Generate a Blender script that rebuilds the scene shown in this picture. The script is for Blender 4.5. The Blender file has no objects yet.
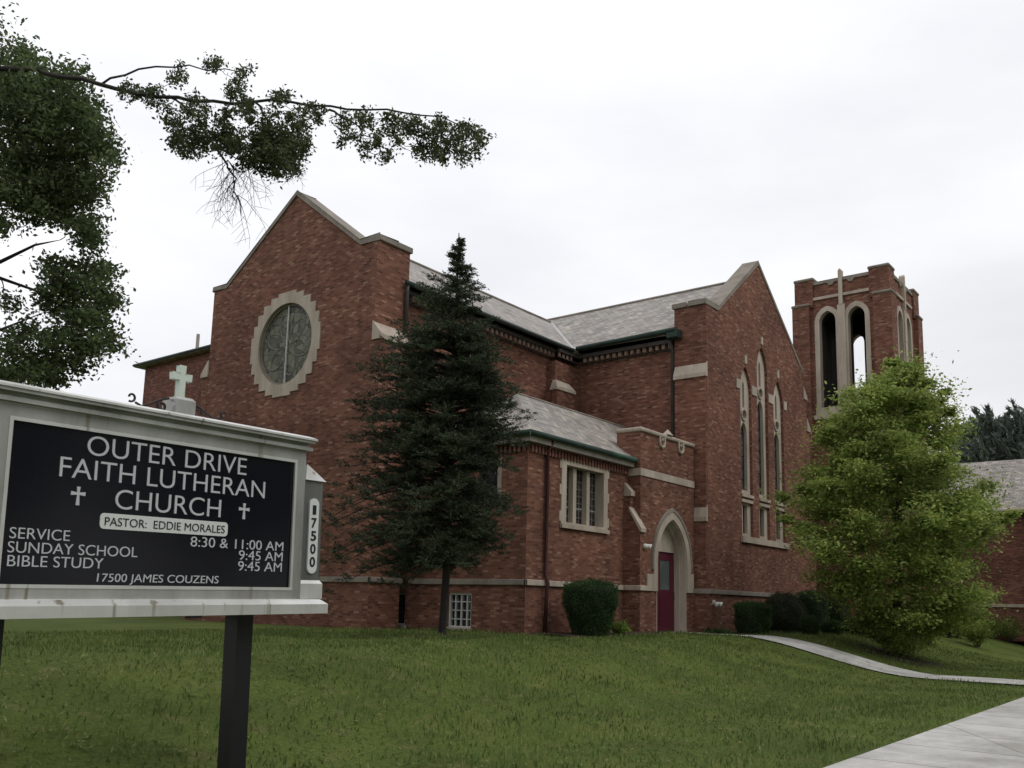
import bpy, math, random
import numpy as np
from mathutils import Vector, Matrix
from mathutils.geometry import tessellate_polygon
random.seed(7); rng = np.random.default_rng(11)
R = math.radians
S = bpy.context.scene
# ------------------------------------------------------------------ camera
YAW, PITCH, ROLL, FPX, CY = R(38.0793), R(9.01272), R(1.4129), 917.43, 458.844
_f0 = Vector((math.cos(YAW), math.sin(YAW), 0)); _r0 = Vector((math.sin(YAW), -math.cos(YAW), 0)); _u0 = Vector((0, 0, 1))
FW = math.cos(PITCH)*_f0 + math.sin(PITCH)*_u0
_up = -math.sin(PITCH)*_f0 + math.cos(PITCH)*_u0
RT = math.cos(ROLL)*_r0 + math.sin(ROLL)*_up
UP = -math.sin(ROLL)*_r0 + math.cos(ROLL)*_up
EYE = Vector((0, 0, 0.75))
cam_d = bpy.data.cameras.new('camera'); cam = bpy.data.objects.new('camera', cam_d); S.collection.objects.link(cam)
m = Matrix.Identity(4)
for i in range(3):
    m[i][0] = RT[i]; m[i][1] = UP[i]; m[i][2] = -FW[i]; m[i][3] = EYE[i]
cam.matrix_world = m
cam_d.sensor_fit = 'HORIZONTAL'; cam_d.sensor_width = 36; cam_d.lens = 36*FPX/1024
cam_d.shift_y = (CY-384)/1024
cam_d.clip_start = .1; cam_d.clip_end = 2000
S.camera = cam
# ------------------------------------------------------------------ world (overcast) and soft sun
W = bpy.data.worlds.new('World'); S.world = W; W.use_nodes = True
nt = W.node_tree; nt.nodes.clear()
SUN_EL, SUN_AZ = 50, 282          # degrees; azimuth of the sun measured from +X towards +Y
sky = nt.nodes.new('ShaderNodeTexSky'); sky.sky_type = 'NISHITA'; sky.sun_disc = False
sky.sun_elevation = R(SUN_EL); sky.sun_rotation = R(90-SUN_AZ)
tc = nt.nodes.new('ShaderNodeTexCoord')
sep = nt.nodes.new('ShaderNodeSeparateXYZ'); nt.links.new(tc.outputs['Generated'], sep.inputs[0])
nz = nt.nodes.new('ShaderNodeTexNoise'); nz.inputs['Scale'].default_value = 2.2; nz.inputs['Detail'].default_value = 5; nz.inputs['Roughness'].default_value = .5
mp = nt.nodes.new('ShaderNodeMapping'); mp.inputs['Scale'].default_value = (1, 1, 3)
nt.links.new(tc.outputs['Generated'], mp.inputs[0]); nt.links.new(mp.outputs[0], nz.inputs['Vector'])
ramp = nt.nodes.new('ShaderNodeValToRGB')
ramp.color_ramp.elements[0].position = .3; ramp.color_ramp.elements[0].color = (.78, .79, .83, 1)
ramp.color_ramp.elements[1].position = .7; ramp.color_ramp.elements[1].color = (.97, .97, .985, 1)
nt.links.new(nz.outputs['Fac'], ramp.inputs[0])
# the cloud sheet is thinner (brighter) overhead and towards the sun's side, as an overcast sky is
mr = nt.nodes.new('ShaderNodeMapRange'); mr.inputs['From Min'].default_value = 0; mr.inputs['From Max'].default_value = .8
mr.inputs['To Min'].default_value = 8.9; mr.inputs['To Max'].default_value = 13.2
nt.links.new(sep.outputs['Z'], mr.inputs['Value'])
ma = nt.nodes.new('ShaderNodeMath'); ma.operation = 'MULTIPLY_ADD'; ma.inputs[1].default_value = 2.2; nt.links.new(sep.outputs['Y'], ma.inputs[0]); nt.links.new(mr.outputs[0], ma.inputs[2])
vm = nt.nodes.new('ShaderNodeVectorMath'); vm.operation = 'SCALE'; nt.links.new(ramp.outputs[0], vm.inputs[0]); nt.links.new(ma.outputs[0], vm.inputs['Scale'])
mx = nt.nodes.new('ShaderNodeMix'); mx.data_type = 'RGBA'; mx.inputs['Factor'].default_value = .97
nt.links.new(sky.outputs[0], mx.inputs['A']); nt.links.new(vm.outputs[0], mx.inputs['B'])
bg = nt.nodes.new('ShaderNodeBackground'); bg.inputs['Strength'].default_value = .095
nt.links.new(mx.outputs['Result'], bg.inputs[0])
wo = nt.nodes.new('ShaderNodeOutputWorld'); nt.links.new(bg.outputs[0], wo.inputs[0])
sl = bpy.data.lights.new('sun', 'SUN'); sl.energy = .8; sl.angle = R(25); sl.color = (1, .97, .92)
so = bpy.data.objects.new('sun', sl); S.collection.objects.link(so)
sd = Vector((math.cos(R(SUN_EL))*math.cos(R(SUN_AZ)), math.cos(R(SUN_EL))*math.sin(R(SUN_AZ)), math.sin(R(SUN_EL))))
so.rotation_euler = (-sd).to_track_quat('-Z', 'Y').to_euler()
S.view_settings.view_transform = 'Standard'; S.view_settings.look = 'None'; S.view_settings.gamma = 1; S.view_settings.exposure = 0
S.view_settings.use_curve_mapping = False
S.cycles.max_bounces = 6; S.cycles.transparent_max_bounces = 8; S.cycles.diffuse_bounces = 3
# ------------------------------------------------------------------ helpers
def ray(px, py): return FW + RT*((px-512)/FPX) - UP*((py-CY)/FPX)
def at(px, py, fwd): return EYE + ray(px, py)*fwd            # a point at a forward distance in metres
def atY(px, py, Y):
    d = ray(px, py); return EYE + d*(Y/d.y)
def ground_z(x, y):
    t = min(max((y-6.2)/5.0, 0), 1); t = t*t*(3-2*t)
    return -.85 + .85*t
def tag(o, label=None, cat=None, group=None, kind=None):
    if label: o['label'] = label
    if cat: o['category'] = cat
    if group: o['group'] = group
    if kind: o['kind'] = kind
    return o
def link(o, parent=None):
    S.collection.objects.link(o)
    if parent is not None:
        o.parent = parent
        root = parent
        off = Vector((0, 0, 0))
        while root is not None:
            off += root.location; root = root.parent
        o.location = -off if o.data is not None else o.location
        if o.data is not None and o.get('_local'): o.location = (0, 0, 0)
    return o
def thing(name, label, cat, loc, group=None):
    o = bpy.data.objects.new(name, None); o.empty_display_size = .2; S.collection.objects.link(o)
    o.location = loc
    return tag(o, label, cat, group)
def rootloc(parent):
    off = Vector((0, 0, 0))
    while parent is not None:
        off += parent.location; parent = parent.parent
    return off
def uvs(me):
    n = len(me.polygons)
    if not n: return
    co = np.empty(len(me.vertices)*3); me.vertices.foreach_get('co', co); co = co.reshape(-1, 3)
    nr = np.empty(n*3); me.polygons.foreach_get('normal', nr); nr = nr.reshape(-1, 3)
    ls = np.empty(n, int); me.polygons.foreach_get('loop_start', ls)
    lt = np.empty(n, int); me.polygons.foreach_get('loop_total', lt)
    lv = np.empty(len(me.loops), int); me.loops.foreach_get('vertex_index', lv)
    fi = np.repeat(np.arange(n), lt)
    nn = nr[fi]; p = co[lv]
    t = np.stack([-nn[:, 1], nn[:, 0], np.zeros(len(nn))], 1)
    L = np.linalg.norm(t, axis=1); flat = L < .05; t[flat] = (1, 0, 0); L[flat] = 1; t /= L[:, None]
    sg = np.where(np.abs(t[:, 0]) > np.abs(t[:, 1]), np.sign(t[:, 0]+1e-12), np.sign(t[:, 1]+1e-12)); t *= sg[:, None]
    b = np.cross(nn, t); b *= np.where(b[:, 2] < -1e-6, -1, 1)[:, None]
    uv = np.stack([(p*t).sum(1), (p*b).sum(1)], 1)
    l = me.uv_layers.new(name='UVMap'); l.data.foreach_set('uv', uv.ravel())
def finish(name, me, mat, parent=None, smooth=False):
    """mesh in world coordinates -> object whose origin sits at its parent's (or its own foot's) origin"""
    me.update()
    uvs(me)
    if smooth: me.polygons.foreach_set('use_smooth', [True]*len(me.polygons))
    if mat is not None: me.materials.append(mat)
    o = bpy.data.objects.new(name, me); S.collection.objects.link(o)
    if parent is not None:
        off = rootloc(parent)
        me.transform(Matrix.Translation(-off)); o.parent = parent
    else:
        co = np.empty(len(me.vertices)*3); me.vertices.foreach_get('co', co); co = co.reshape(-1, 3)
        c = Vector(((co[:, 0].min()+co[:, 0].max())/2, (co[:, 1].min()+co[:, 1].max())/2, co[:, 2].min()))
        me.transform(Matrix.Translation(-c)); o.location = c
    return o
def unit(n):
    v = rng.normal(size=(n, 3)); return v/np.linalg.norm(v, axis=1)[:, None]
class MB:
    def __init__(s): s.v = []; s.f = []
    def add(s, vs, fs):
        k = len(s.v); s.v += [tuple(p) for p in vs]; s.f += [tuple(i+k for i in f) for f in fs]
    def box(s, x0, x1, y0, y1, z0, z1):
        s.add([(x0,y0,z0),(x1,y0,z0),(x1,y1,z0),(x0,y1,z0),(x0,y0,z1),(x1,y0,z1),(x1,y1,z1),(x0,y1,z1)],
              [(3,2,1,0),(4,5,6,7),(0,1,5,4),(1,2,6,5),(2,3,7,6),(3,0,4,7)]); return s
    def plate(s, fr, loops, n0, n1):
        """loops: outline then holes, in the frame's (u, v); solid from n0 (front) to n1 (back)"""
        P = fr
        allp = [p for l in loops for p in l]
        tris = tessellate_polygon([[Vector((p[0], p[1], 0)) for p in l] for l in loops])
        k = len(s.v); N = len(allp)
        s.v += [tuple(P(p[0], p[1], n0)) for p in allp] + [tuple(P(p[0], p[1], n1)) for p in allp]
        for t in tris:
            a, b, c = (allp[i] for i in t)
            if abs((b[0]-a[0])*(c[1]-a[1])-(b[1]-a[1])*(c[0]-a[0])) < 1e-9: continue
            s.f.append((k+t[0], k+t[1], k+t[2])); s.f.append((k+N+t[2], k+N+t[1], k+N+t[0]))
        i0 = 0
        for l in loops:
            n = len(l)
            for i in range(n):
                a = k+i0+i; b = k+i0+(i+1) % n
                s.f.append((a, b, b+N, a+N))
            i0 += n
        return s
    def tube(s, pts, rad, n=6, cap=True):
        pts = [Vector(p) for p in pts]; k = len(s.v)
        if not isinstance(rad, (list, tuple)): rad = [rad]*len(pts)
        ref = None
        for i, p in enumerate(pts):
            d = (pts[min(i+1, len(pts)-1)]-pts[max(i-1, 0)])
            if d.length < 1e-9: d = Vector((0, 0, 1))
            d.normalize()
            if ref is None or abs(ref.dot(d)) > .98: ref = Vector((0, 0, 1)) if abs(d.z) < .9 else Vector((1, 0, 0))
            a = d.cross(ref).normalized(); b = d.cross(a); ref = a.cross(d)
            for j in range(n):
                t = 2*math.pi*j/n; s.v.append(tuple(p+(a*math.cos(t)+b*math.sin(t))*rad[i]))
        for i in range(len(pts)-1):
            for j in range(n):
                j2 = (j+1) % n
                s.f.append((k+i*n+j, k+i*n+j2, k+(i+1)*n+j2, k+(i+1)*n+j))
        if cap:
            s.f.append(tuple(k+j for j in range(n))[::-1]); s.f.append(tuple(k+(len(pts)-1)*n+j for j in range(n)))
        return s
    def build(s, name, mat, parent=None, smooth=False, bevel=0):
        me = bpy.data.meshes.new(name); me.from_pydata(s.v, [], s.f)
        o = finish(name, me, mat, parent, smooth)
        if bevel:
            b = o.modifiers.new('bevel', 'BEVEL'); b.width = bevel; b.segments = 2; b.limit_method = 'ANGLE'
        return o
def FX(X): return lambda u, v, n: (X-n, u, v)        # a face looking towards -X; u runs along Y
def FXp(X): return lambda u, v, n: (X+n, u, v)
def FY(Y): return lambda u, v, n: (u, Y-n, v)        # a face looking towards -Y; u runs along X
def FYp(Y): return lambda u, v, n: (u, Y+n, v)
def rect(u0, u1, v0, v1): return [(u0, v0), (u1, v0), (u1, v1), (u0, v1)]
def circ(u, v, r, n=32): return [(u+r*math.cos(2*math.pi*i/n), v+r*math.sin(2*math.pi*i/n)) for i in range(n)]
def arch(uc, hw, z0, zs, za, n=9):
    """pointed arch outline: foot z0, springing zs, apex za"""
    h = za-zs
    r = (hw*hw+h*h)/(2*hw) if h >= hw else hw
    pts = [(uc-hw, z0), (uc+hw, z0)]
    right = []
    if h < hw: h = hw
    tm = math.asin(min(1, h/r))
    for i in range(n+1):
        t = tm*i/n; right.append((uc+hw-r+r*math.cos(t), zs+r*math.sin(t)))
    left = [(2*uc-p[0], p[1]) for p in right[:-1]][::-1]
    return pts+right+left
# ------------------------------------------------------------------ materials
def mat(name, rough=.8, spec=.3, metal=0):
    m = bpy.data.materials.new(name); m.use_nodes = True; t = m.node_tree
    b = t.nodes['Principled BSDF']; b.inputs['Roughness'].default_value = rough
    b.inputs['Specular IOR Level'].default_value = spec; b.inputs['Metallic'].default_value = metal
    return m, t, b
def N(t, k, **kw):
    n = t.nodes.new(k)
    for a, b in kw.items(): setattr(n, a, b)
    return n
def ramp_node(t, src, stops, interp='LINEAR'):
    r = N(t, 'ShaderNodeValToRGB'); r.color_ramp.interpolation = interp
    e = r.color_ramp.elements
    while len(e) < len(stops): e.new(.5)
    for i, (p, c) in enumerate(stops): e[i].position = p; e[i].color = (*c, 1)
    t.links.new(src, r.inputs[0]); return r.outputs[0]
def mixc(t, fac, a, b, mode='MIX'):
    x = N(t, 'ShaderNodeMix', data_type='RGBA', blend_type=mode)
    for k, v in (('Factor', fac), ('A', a), ('B', b)):
        if isinstance(v, (int, float)): x.inputs[k].default_value = v
        elif isinstance(v, tuple): x.inputs[k].default_value = (*v, 1)
        else: t.links.new(v, x.inputs[k])
    return x.outputs['Result']
def noise(t, scale, detail=4, rough=.55, vec=None, sc=None):
    n = N(t, 'ShaderNodeTexNoise'); n.inputs['Scale'].default_value = scale; n.inputs['Detail'].default_value = detail; n.inputs['Roughness'].default_value = rough
    if vec is not None:
        if sc:
            m_ = N(t, 'ShaderNodeMapping'); m_.inputs['Scale'].default_value = sc; t.links.new(vec, m_.inputs[0]); vec = m_.outputs[0]
        t.links.new(vec, n.inputs['Vector'])
    return n.outputs['Fac']
def objc(t): return N(t, 'ShaderNodeTexCoord').outputs['Object']
def bump(t, b, h, st=.3, d=.01):
    n = N(t, 'ShaderNodeBump'); n.inputs['Strength'].default_value = st; n.inputs['Distance'].default_value = d
    t.links.new(h, n.inputs['Height']); t.links.new(n.outputs[0], b.inputs['Normal'])
def brick_mat(name, stops, mortar, bw=.205, bh=.068, ms=.009, rough=.9, stain=(.72, 1.18), off=.5):
    m, t, b = mat(name, rough, .15)
    uv = N(t, 'ShaderNodeUVMap').outputs[0]
    # a little waviness so the courses are not ruled
    br = N(t, 'ShaderNodeTexBrick'); br.offset = off
    br.inputs['Scale'].default_value = 1; br.inputs['Brick Width'].default_value = bw; br.inputs['Row Height'].default_value = bh
    br.inputs['Mortar Size'].default_value = ms; br.inputs['Mortar Smooth'].default_value = .2
    br.inputs['Color1'].default_value = (0, 0, 0, 1); br.inputs['Color2'].default_value = (1, 1, 1, 1); br.inputs['Mortar'].default_value = (.5, .5, .5, 1)
    t.links.new(uv, br.inputs['Vector'])
    c = ramp_node(t, br.outputs['Color'], stops)
    f = noise(t, 26, 3, .6, uv, (1, 2.2, 1))
    c = mixc(t, .55, c, ramp_node(t, f, [(.3, (.70, .70, .70)), (.7, (1.25, 1.22, 1.18))]), 'MULTIPLY')
    c = mixc(t, br.outputs['Fac'], c, mortar)
    g = noise(t, .55, 5, .6, objc(t))
    c = mixc(t, 1, c, ramp_node(t, g, [(.28, (stain[0],)*3), (.72, (stain[1],)*3)]), 'MULTIPLY')
    pa = noise(t, 2.3, 4, .6, uv, (.6, 1.5, 1))
    c = mixc(t, .38, c, ramp_node(t, pa, [(.3, (.8, .78, .78)), (.7, (1.2, 1.17, 1.12))]), 'MULTIPLY')
    st_ = noise(t, 1.5, 5, .65, objc(t), (1, 1, .10))
    c = mixc(t, .7, c, ramp_node(t, st_, [(.30, (.66, .66, .67)), (.48, (1, 1, 1)), (.75, (1.08, 1.06, 1.03))]), 'MULTIPLY')
    t.links.new(c, b.inputs['Base Color'])
    bump(t, b, br.outputs['Fac'], -.5, .008)
    return m
BRICK = brick_mat('church_brick', [(0, (.100, .045, .034)), (.2, (.150, .066, .047)), (.55, (.190, .084, .060)), (.88, (.240, .116, .082)), (1, (.32, .19, .14))], (.16, .092, .066))
BRICK2 = brick_mat('dark_red_brick', [(0, (.10, .036, .03)), (.5, (.17, .06, .045)), (1, (.24, .11, .08))], (.16, .11, .09))
SLATE = brick_mat('slate', [(0, (.21, .195, .185)), (.35, (.285, .262, .245)), (.6, (.35, .31, .28)), (.8, (.31, .31, .285)), (1, (.46, .41, .365))], (.12, .11, .10), bw=.26, bh=.17, ms=.010, rough=.55, stain=(.85, 1.15), off=.43)
def rough_mat(name, c0, c1, sc=3, rough=.85, spec=.25, metal=0, bm=.15, streak=False):
    m, t, b = mat(name, rough, spec, metal)
    g = noise(t, sc, 6, .65, objc(t), (1, 1, .25) if streak else None)
    c = ramp_node(t, g, [(.3, c0), (.7, c1)])
    f = noise(t, sc*14, 3, .6, objc(t))
    c = mixc(t, .4, c, ramp_node(t, f, [(.3, (.75,)*3), (.7, (1.2,)*3)]), 'MULTIPLY')
    t.links.new(c, b.inputs['Base Color']); bump(t, b, f, bm, .01)
    return m
STONE = rough_mat('limestone', (.29, .24, .19), (.52, .45, .37), 1.6, streak=True)
STONE_G = rough_mat('weathered_and_shaded_stone', (.15, .132, .11), (.30, .268, .225), 1.3)
COPPER = rough_mat('green_copper', (.022, .045, .036), (.075, .17, .125), 2.2, rough=.6, spec=.3)
COPPER2 = rough_mat('dark_copper', (.016, .026, .022), (.035, .065, .052), 1.5, rough=.6)
DARKGUT = rough_mat('dark_gutter', (.018, .028, .026), (.04, .055, .05), 2, rough=.5)
IRON = rough_mat('brown_downpipe', (.05, .02, .018), (.085, .035, .03), 3, rough=.6)
GREENPIPE = rough_mat('dark_bronze_pipe', (.05, .045, .04), (.085, .075, .068), 3, rough=.6)
FASCIA = rough_mat('painted_fascia', (.26, .235, .21), (.38, .345, .31), 3)
DENT = rough_mat('corbel_brick', (.17, .10, .08), (.34, .25, .20), 5)
LEAD = rough_mat('lead_flashing', (.5, .5, .5), (.62, .62, .61), 3, rough=.5)
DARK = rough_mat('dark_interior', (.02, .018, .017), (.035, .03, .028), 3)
DOORM = rough_mat('maroon_paint', (.072, .006, .019), (.098, .010, .027), 1.2, rough=.45, spec=.4, bm=.03)
WHITEF = rough_mat('white_window_frame', (.42, .42, .40), (.6, .6, .57), 5, rough=.6)
LAMPW = rough_mat('lamp_white', (.6, .6, .56), (.75, .75, .7), 8, rough=.4)
def glass_mat(name, cols, sc=2.5, lead=True, rough=.25):
    m, t, b = mat(name, rough, .5)
    uv = N(t, 'ShaderNodeUVMap').outputs[0]
    v = N(t, 'ShaderNodeTexVoronoi'); v.inputs['Scale'].default_value = sc; t.links.new(uv, v.inputs['Vector'])
    sepc = N(t, 'ShaderNodeSeparateColor'); t.links.new(v.outputs['Color'], sepc.inputs[0])
    c = ramp_node(t, sepc.outputs[0], [(0, cols[0]), (.5, cols[1]), (1, cols[2])])
    if lead:
        e = N(t, 'ShaderNodeTexVoronoi', feature='DISTANCE_TO_EDGE'); e.inputs['Scale'].default_value = sc; t.links.new(uv, e.inputs['Vector'])
        c = mixc(t, ramp_node(t, e.outputs['Distance'], [(.02, (1, 1, 1)), (.05, (0, 0, 0))]), c, (.02, .02, .02))
    t.links.new(c, b.inputs['Base Color'])
    bump(t, b, noise(t, 5, 2, .5, uv), .25, .02)
    return m
ROSEG = glass_mat('rose_glass', ((.06, .063, .042), (.11, .112, .075), (.17, .168, .12)), 4.2, True, .65)
LANCG = glass_mat('lancet_glass', ((.06, .065, .07), (.10, .11, .11), (.16, .17, .155)), 5, True, .3)
SQG = glass_mat('dark_glass', ((.012, .01, .012), (.03, .025, .03), (.05, .04, .045)), 7, False, .12)
PANE = glass_mat('door_glass', ((.07, .09, .085), (.10, .12, .115), (.13, .15, .14)), 1.5, False, .1)
def leaf_mat(name, dark, light, tip=None, trans=.35):
    m, t, b = mat(name, .6, .25)
    g = N(t, 'ShaderNodeNewGeometry')
    c = ramp_node(t, g.outputs['Random Per Island'], [(0, dark), (.75, light), (1, tip or light)])
    c2 = mixc(t, 1, c, ramp_node(t, noise(t, .9, 2, .5, objc(t)), [(.35, (.7,)*3), (.65, (1.3,)*3)]), 'MULTIPLY')
    t.links.new(c2, b.inputs['Base Color'])
    tr = N(t, 'ShaderNodeBsdfTranslucent'); t.links.new(c2, tr.inputs[0])
    mxs = N(t, 'ShaderNodeMixShader'); mxs.inputs[0].default_value = trans
    t.links.new(b.outputs[0], mxs.inputs[1]); t.links.new(tr.outputs[0], mxs.inputs[2])
    t.links.new(mxs.outputs[0], t.nodes['Material Output'].inputs[0])
    return m
BARK = rough_mat('bark', (.035, .028, .022), (.10, .08, .065), 5, streak=True, bm=.6)
BARKD = rough_mat('dark_bark', (.02, .017, .015), (.05, .042, .036), 5, streak=True, bm=.6)
L_MAPLE = leaf_mat('maple_leaf', (.14, .205, .045), (.30, .38, .10), (.42, .46, .15), .5)
L_TIP = leaf_mat('young_maple_leaf', (.28, .36, .07), (.42, .46, .13), (.52, .38, .13), .45)
L_CON = leaf_mat('conifer_leaf', (.028, .040, .022), (.055, .072, .038), (.09, .105, .058), .15)
L_BIG = leaf_mat('shade_tree_leaf', (.045, .068, .028), (.095, .135, .052), (.16, .20, .085), .45)
L_OVER = leaf_mat('overhead_leaf', (.035, .05, .022), (.075, .10, .042), (.14, .16, .07), .35)
L_YEW = leaf_mat('yew_leaf', (.022, .052, .016), (.048, .095, .026), (.08, .14, .04), .25)
L_BARB = leaf_mat('purple_shrub_leaf', (.036, .036, .022), (.062, .062, .036), (.09, .095, .05), .25)
L_LIME = leaf_mat('lime_leaf', (.08, .14, .02), (.20, .28, .05), (.32, .36, .10), .35)
L_PINE = leaf_mat('hazy_pine_leaf', (.10, .13, .105), (.15, .185, .15), (.19, .22, .18), .3)  # distance haze is mixed into these leaf colours
L_FAR = leaf_mat('far_leaf', (.10, .13, .085), (.16, .20, .13), (.20, .24, .15), .35)
# ------------------------------------------------------------------ ground
def sheet(name, mat_, xs, ys, zf, kind='structure'):
    V = [(x, y, zf(x, y)) for y in ys for x in xs]; nx = len(xs)
    F = [(j*nx+i, j*nx+i+1, (j+1)*nx+i+1, (j+1)*nx+i) for j in range(len(ys)-1) for i in range(nx-1)]
    me = bpy.data.meshes.new(name); me.from_pydata(V, [], F)
    o = finish(name, me, mat_, None, True); o['kind'] = kind; return o
gm, t, b = mat('grass_ground', .95, .1)
g1 = noise(t, .5, 6, .6, objc(t)); g2 = noise(t, 22, 5, .7, objc(t))
c = ramp_node(t, g1, [(.3, (.06, .085, .022)), (.55, (.09, .125, .03)), (.75, (.13, .145, .045))])
g3 = noise(t, 2.3, 4, .6, objc(t)); c = mixc(t, ramp_node(t, g3, [(.58, (0, 0, 0)), (.72, (.8, .8, .8))]), c, (.15, .14, .06))
c = mixc(t, .8, c, ramp_node(t, g2, [(.3, (.5,)*3), (.7, (1.5, 1.45, 1.3))]), 'MULTIPLY')
t.links.new(c, b.inputs['Base Color']); bump(t, b, g2, .8, .05)
def gz(x, y): return ground_z(x, y)+.03*math.sin(x*.7+1)*math.sin(y*.9)*(1 if 6 < y < 18 else 0)
sheet('lawn', gm, [-600, -200, -80, -40]+[i*1.5 for i in range(-20, 50)]+[90, 150, 300, 900], [-600, -200, -60, -20, -5, 0, 2, 4, 5.2]+[6+.4*i for i in range(32)]+[20, 24, 30, 45, 80, 150, 300, 900], gz)
cm, t, b = mat('pavement_concrete', .9, .2)
uv = N(t, 'ShaderNodeUVMap').outputs[0]
g = noise(t, 1.5, 6, .7, objc(t)); c = ramp_node(t, g, [(.3, (.36, .35, .33)), (.7, (.55, .54, .51))])
c = mixc(t, .5, c, ramp_node(t, noise(t, 90, 2, .6, objc(t)), [(.3, (.7,)*3), (.7, (1.2,)*3)]), 'MULTIPLY')
c = mixc(t, .7, c, ramp_node(t, noise(t, .7, 6, .7, objc(t)), [(.35, (.62, .61, .58)), (.55, (1, 1, 1))]), 'MULTIPLY')
vc = N(t, 'ShaderNodeTexVoronoi', feature='DISTANCE_TO_EDGE'); vc.inputs['Scale'].default_value = .17; t.links.new(objc(t), vc.inputs['Vector'])
c = mixc(t, ramp_node(t, vc.outputs['Distance'], [(.0008, (.6, .6, .6)), (.0022, (0, 0, 0))]), c, (.10, .095, .085))
bt = N(t, 'ShaderNodeTexBrick'); bt.offset = 0
for k, v in (('Scale', 1), ('Brick Width', 1.5), ('Row Height', 40), ('Mortar Size', .012)): bt.inputs[k].default_value = v
t.links.new(uv, bt.inputs['Vector']); c = mixc(t, bt.outputs['Fac'], c, (.09, .085, .08)); t.links.new(c, b.inputs['Base Color'])
pm = MB()
xs = [-30+2.0*i for i in range(66)]
pm.box(-60, 130, 1.6, 3.4, -.95, -.80); o = pm.build('pavement', cm); o['kind'] = 'structure'
xs = [24.75, 26.65]
sheet('path', cm, xs, [3.42]+[4+.4*i for i in range(24)]+[13.68], lambda x, y: gz(x, y)+.035)
mm = rough_mat('bark_mulch', (.022, .015, .011), (.07, .048, .034), 6, bm=1)
sheet('planting_bed', mm, [27.5+.5*i for i in range(22)], [11.9, 12.3, 12.7, 13.1, 13.3], lambda x, y: gz(x, y)+.05-(.06 if y < 12 else 0))
sheet('planting_bed', mm, [18.9+.4*i for i in range(13)], [12.6, 13.0, 13.4, 13.8, 14.1], lambda x, y: gz(x, y)+.05-(.06 if y < 12.8 else 0))
am = rough_mat('asphalt', (.04, .04, .042), (.065, .065, .067), 4, bm=.4)
rd = MB(); rd.box(-90, 160, -9, .2, -1.15, -.97); o = rd.build('road', am); o['kind'] = 'structure'
kb = MB(); kb.box(-90, 160, .2, .36, -1.15, -.83); o = kb.build('kerb', cm); o['kind'] = 'structure'
# grass blades on the part of the lawn the camera looks at
def quads(centres, ax, bx, name, mat_, parent=None):
    """one diamond-ish leaf per centre; ax, bx are its two half axes"""
    n = len(centres)
    v = np.empty((n, 4, 3)); v[:, 0] = centres-ax; v[:, 1] = centres+bx*.9-ax*.1; v[:, 2] = centres+ax; v[:, 3] = centres-bx*.9-ax*.1
    me = bpy.data.meshes.new(name)
    me.vertices.add(n*4); me.vertices.foreach_set('co', v.ravel())
    me.loops.add(n*4); me.loops.foreach_set('vertex_index', np.arange(n*4))
    me.polygons.add(n); me.polygons.foreach_set('loop_start', np.arange(n)*4); me.polygons.foreach_set('loop_total', np.full(n, 4))
    me.update(); me.materials.append(mat_)
    o = bpy.data.objects.new(name, me); S.collection.objects.link(o)
    if parent is not None:
        me.transform(Matrix.Translation(-rootloc(parent))); o.parent = parent
    return o
L_GRASS = leaf_mat('grass_blade', (.065, .11, .024), (.14, .19, .05), (.22, .23, .09), .35)
n = 90000
gx = rng.uniform(2, 38, n); gy = rng.uniform(3.5, 18, n)
keep = ~((gx > 24.6) & (gx < 26.8) & (gy < 13.8)) & ~((gx > 18.6) & (gy > 14)) & ~((gx > 17) & (gy > 18)) & ~((gx > 27.3) & (gy > 13.1)) & ~((gx > 23.6) & (gy > 13.5))
gx, gy = gx[keep], gy[keep]; n = len(gx)
gzv = np.array([gz(a, b_) for a, b_ in zip(gx, gy)])
patch = .5+.5*np.sin(gx*1.3+2*np.sin(gy*.8))*np.sin(gy*1.7+np.sin(gx*.6)*2)
h = rng.uniform(.015, .05, n)*(.45+.9*patch)
cen = np.stack([gx, gy, gzv+h], 1); ax_ = np.stack([rng.normal(0, .012, n), rng.normal(0, .012, n), h], 1)
th = rng.uniform(0, 2*np.pi, n); bx_ = np.stack([np.cos(th)*.012, np.sin(th)*.012, np.zeros(n)], 1)
tag(quads(cen, ax_, bx_, 'grass', L_GRASS), kind='stuff')
nw_ = 2600; wx = rng.uniform(3, 30, nw_); wy = rng.uniform(4, 13, nw_); sel = (np.sin(wx*.9+1)*np.sin(wy*1.4)+rng.normal(0, .35, nw_)) > .45
wx, wy = wx[sel], wy[sel]; kk = np.repeat(np.arange(len(wx)), 7); wz_ = np.array([gz(a, b_) for a, b_ in zip(wx, wy)])
Pw = np.stack([wx[kk]+rng.normal(0, .04, len(kk)), wy[kk]+rng.normal(0, .04, len(kk)), wz_[kk]+rng.uniform(.02, .06, len(kk))], 1)
aw_ = unit(len(kk))*.03; aw_[:, 2] *= .4; bw_ = np.cross(aw_, [0, 0, 1.])*.6
tag(quads(Pw, aw_, bw_, 'clover', L_GRASS), kind='stuff')
# ------------------------------------------------------------------ church
CH = thing('church', 'large red brick church with steep slate roofs, rose window, arched doorway and belfry tower', 'church', (27, 18, 0))
def weather(mb, fr, u0, u1, z0, z1, p0, p1, lip=.05, over=.05):
    """sloped stone on a buttress step: from depth p0 at the top z1 out to p1 at z0"""
    a, b_ = u0-over, u1+over
    pts = [(p0-.02, z1), (p1+lip, z0), (p1+lip, z0-.13), (p0-.02, z0-.13)]
    k = len(mb.v)
    for u in (a, b_):
        for pn, z in pts: mb.v.append(tuple(fr(u, z, pn)))
    mb.f += [(k, k+1, k+2, k+3), (k+7, k+6, k+5, k+4)] + [(k+i, k+4+i, k+4+(i+1) % 4, k+(i+1) % 4) for i in range(4)]
ZB = -.4
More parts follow.
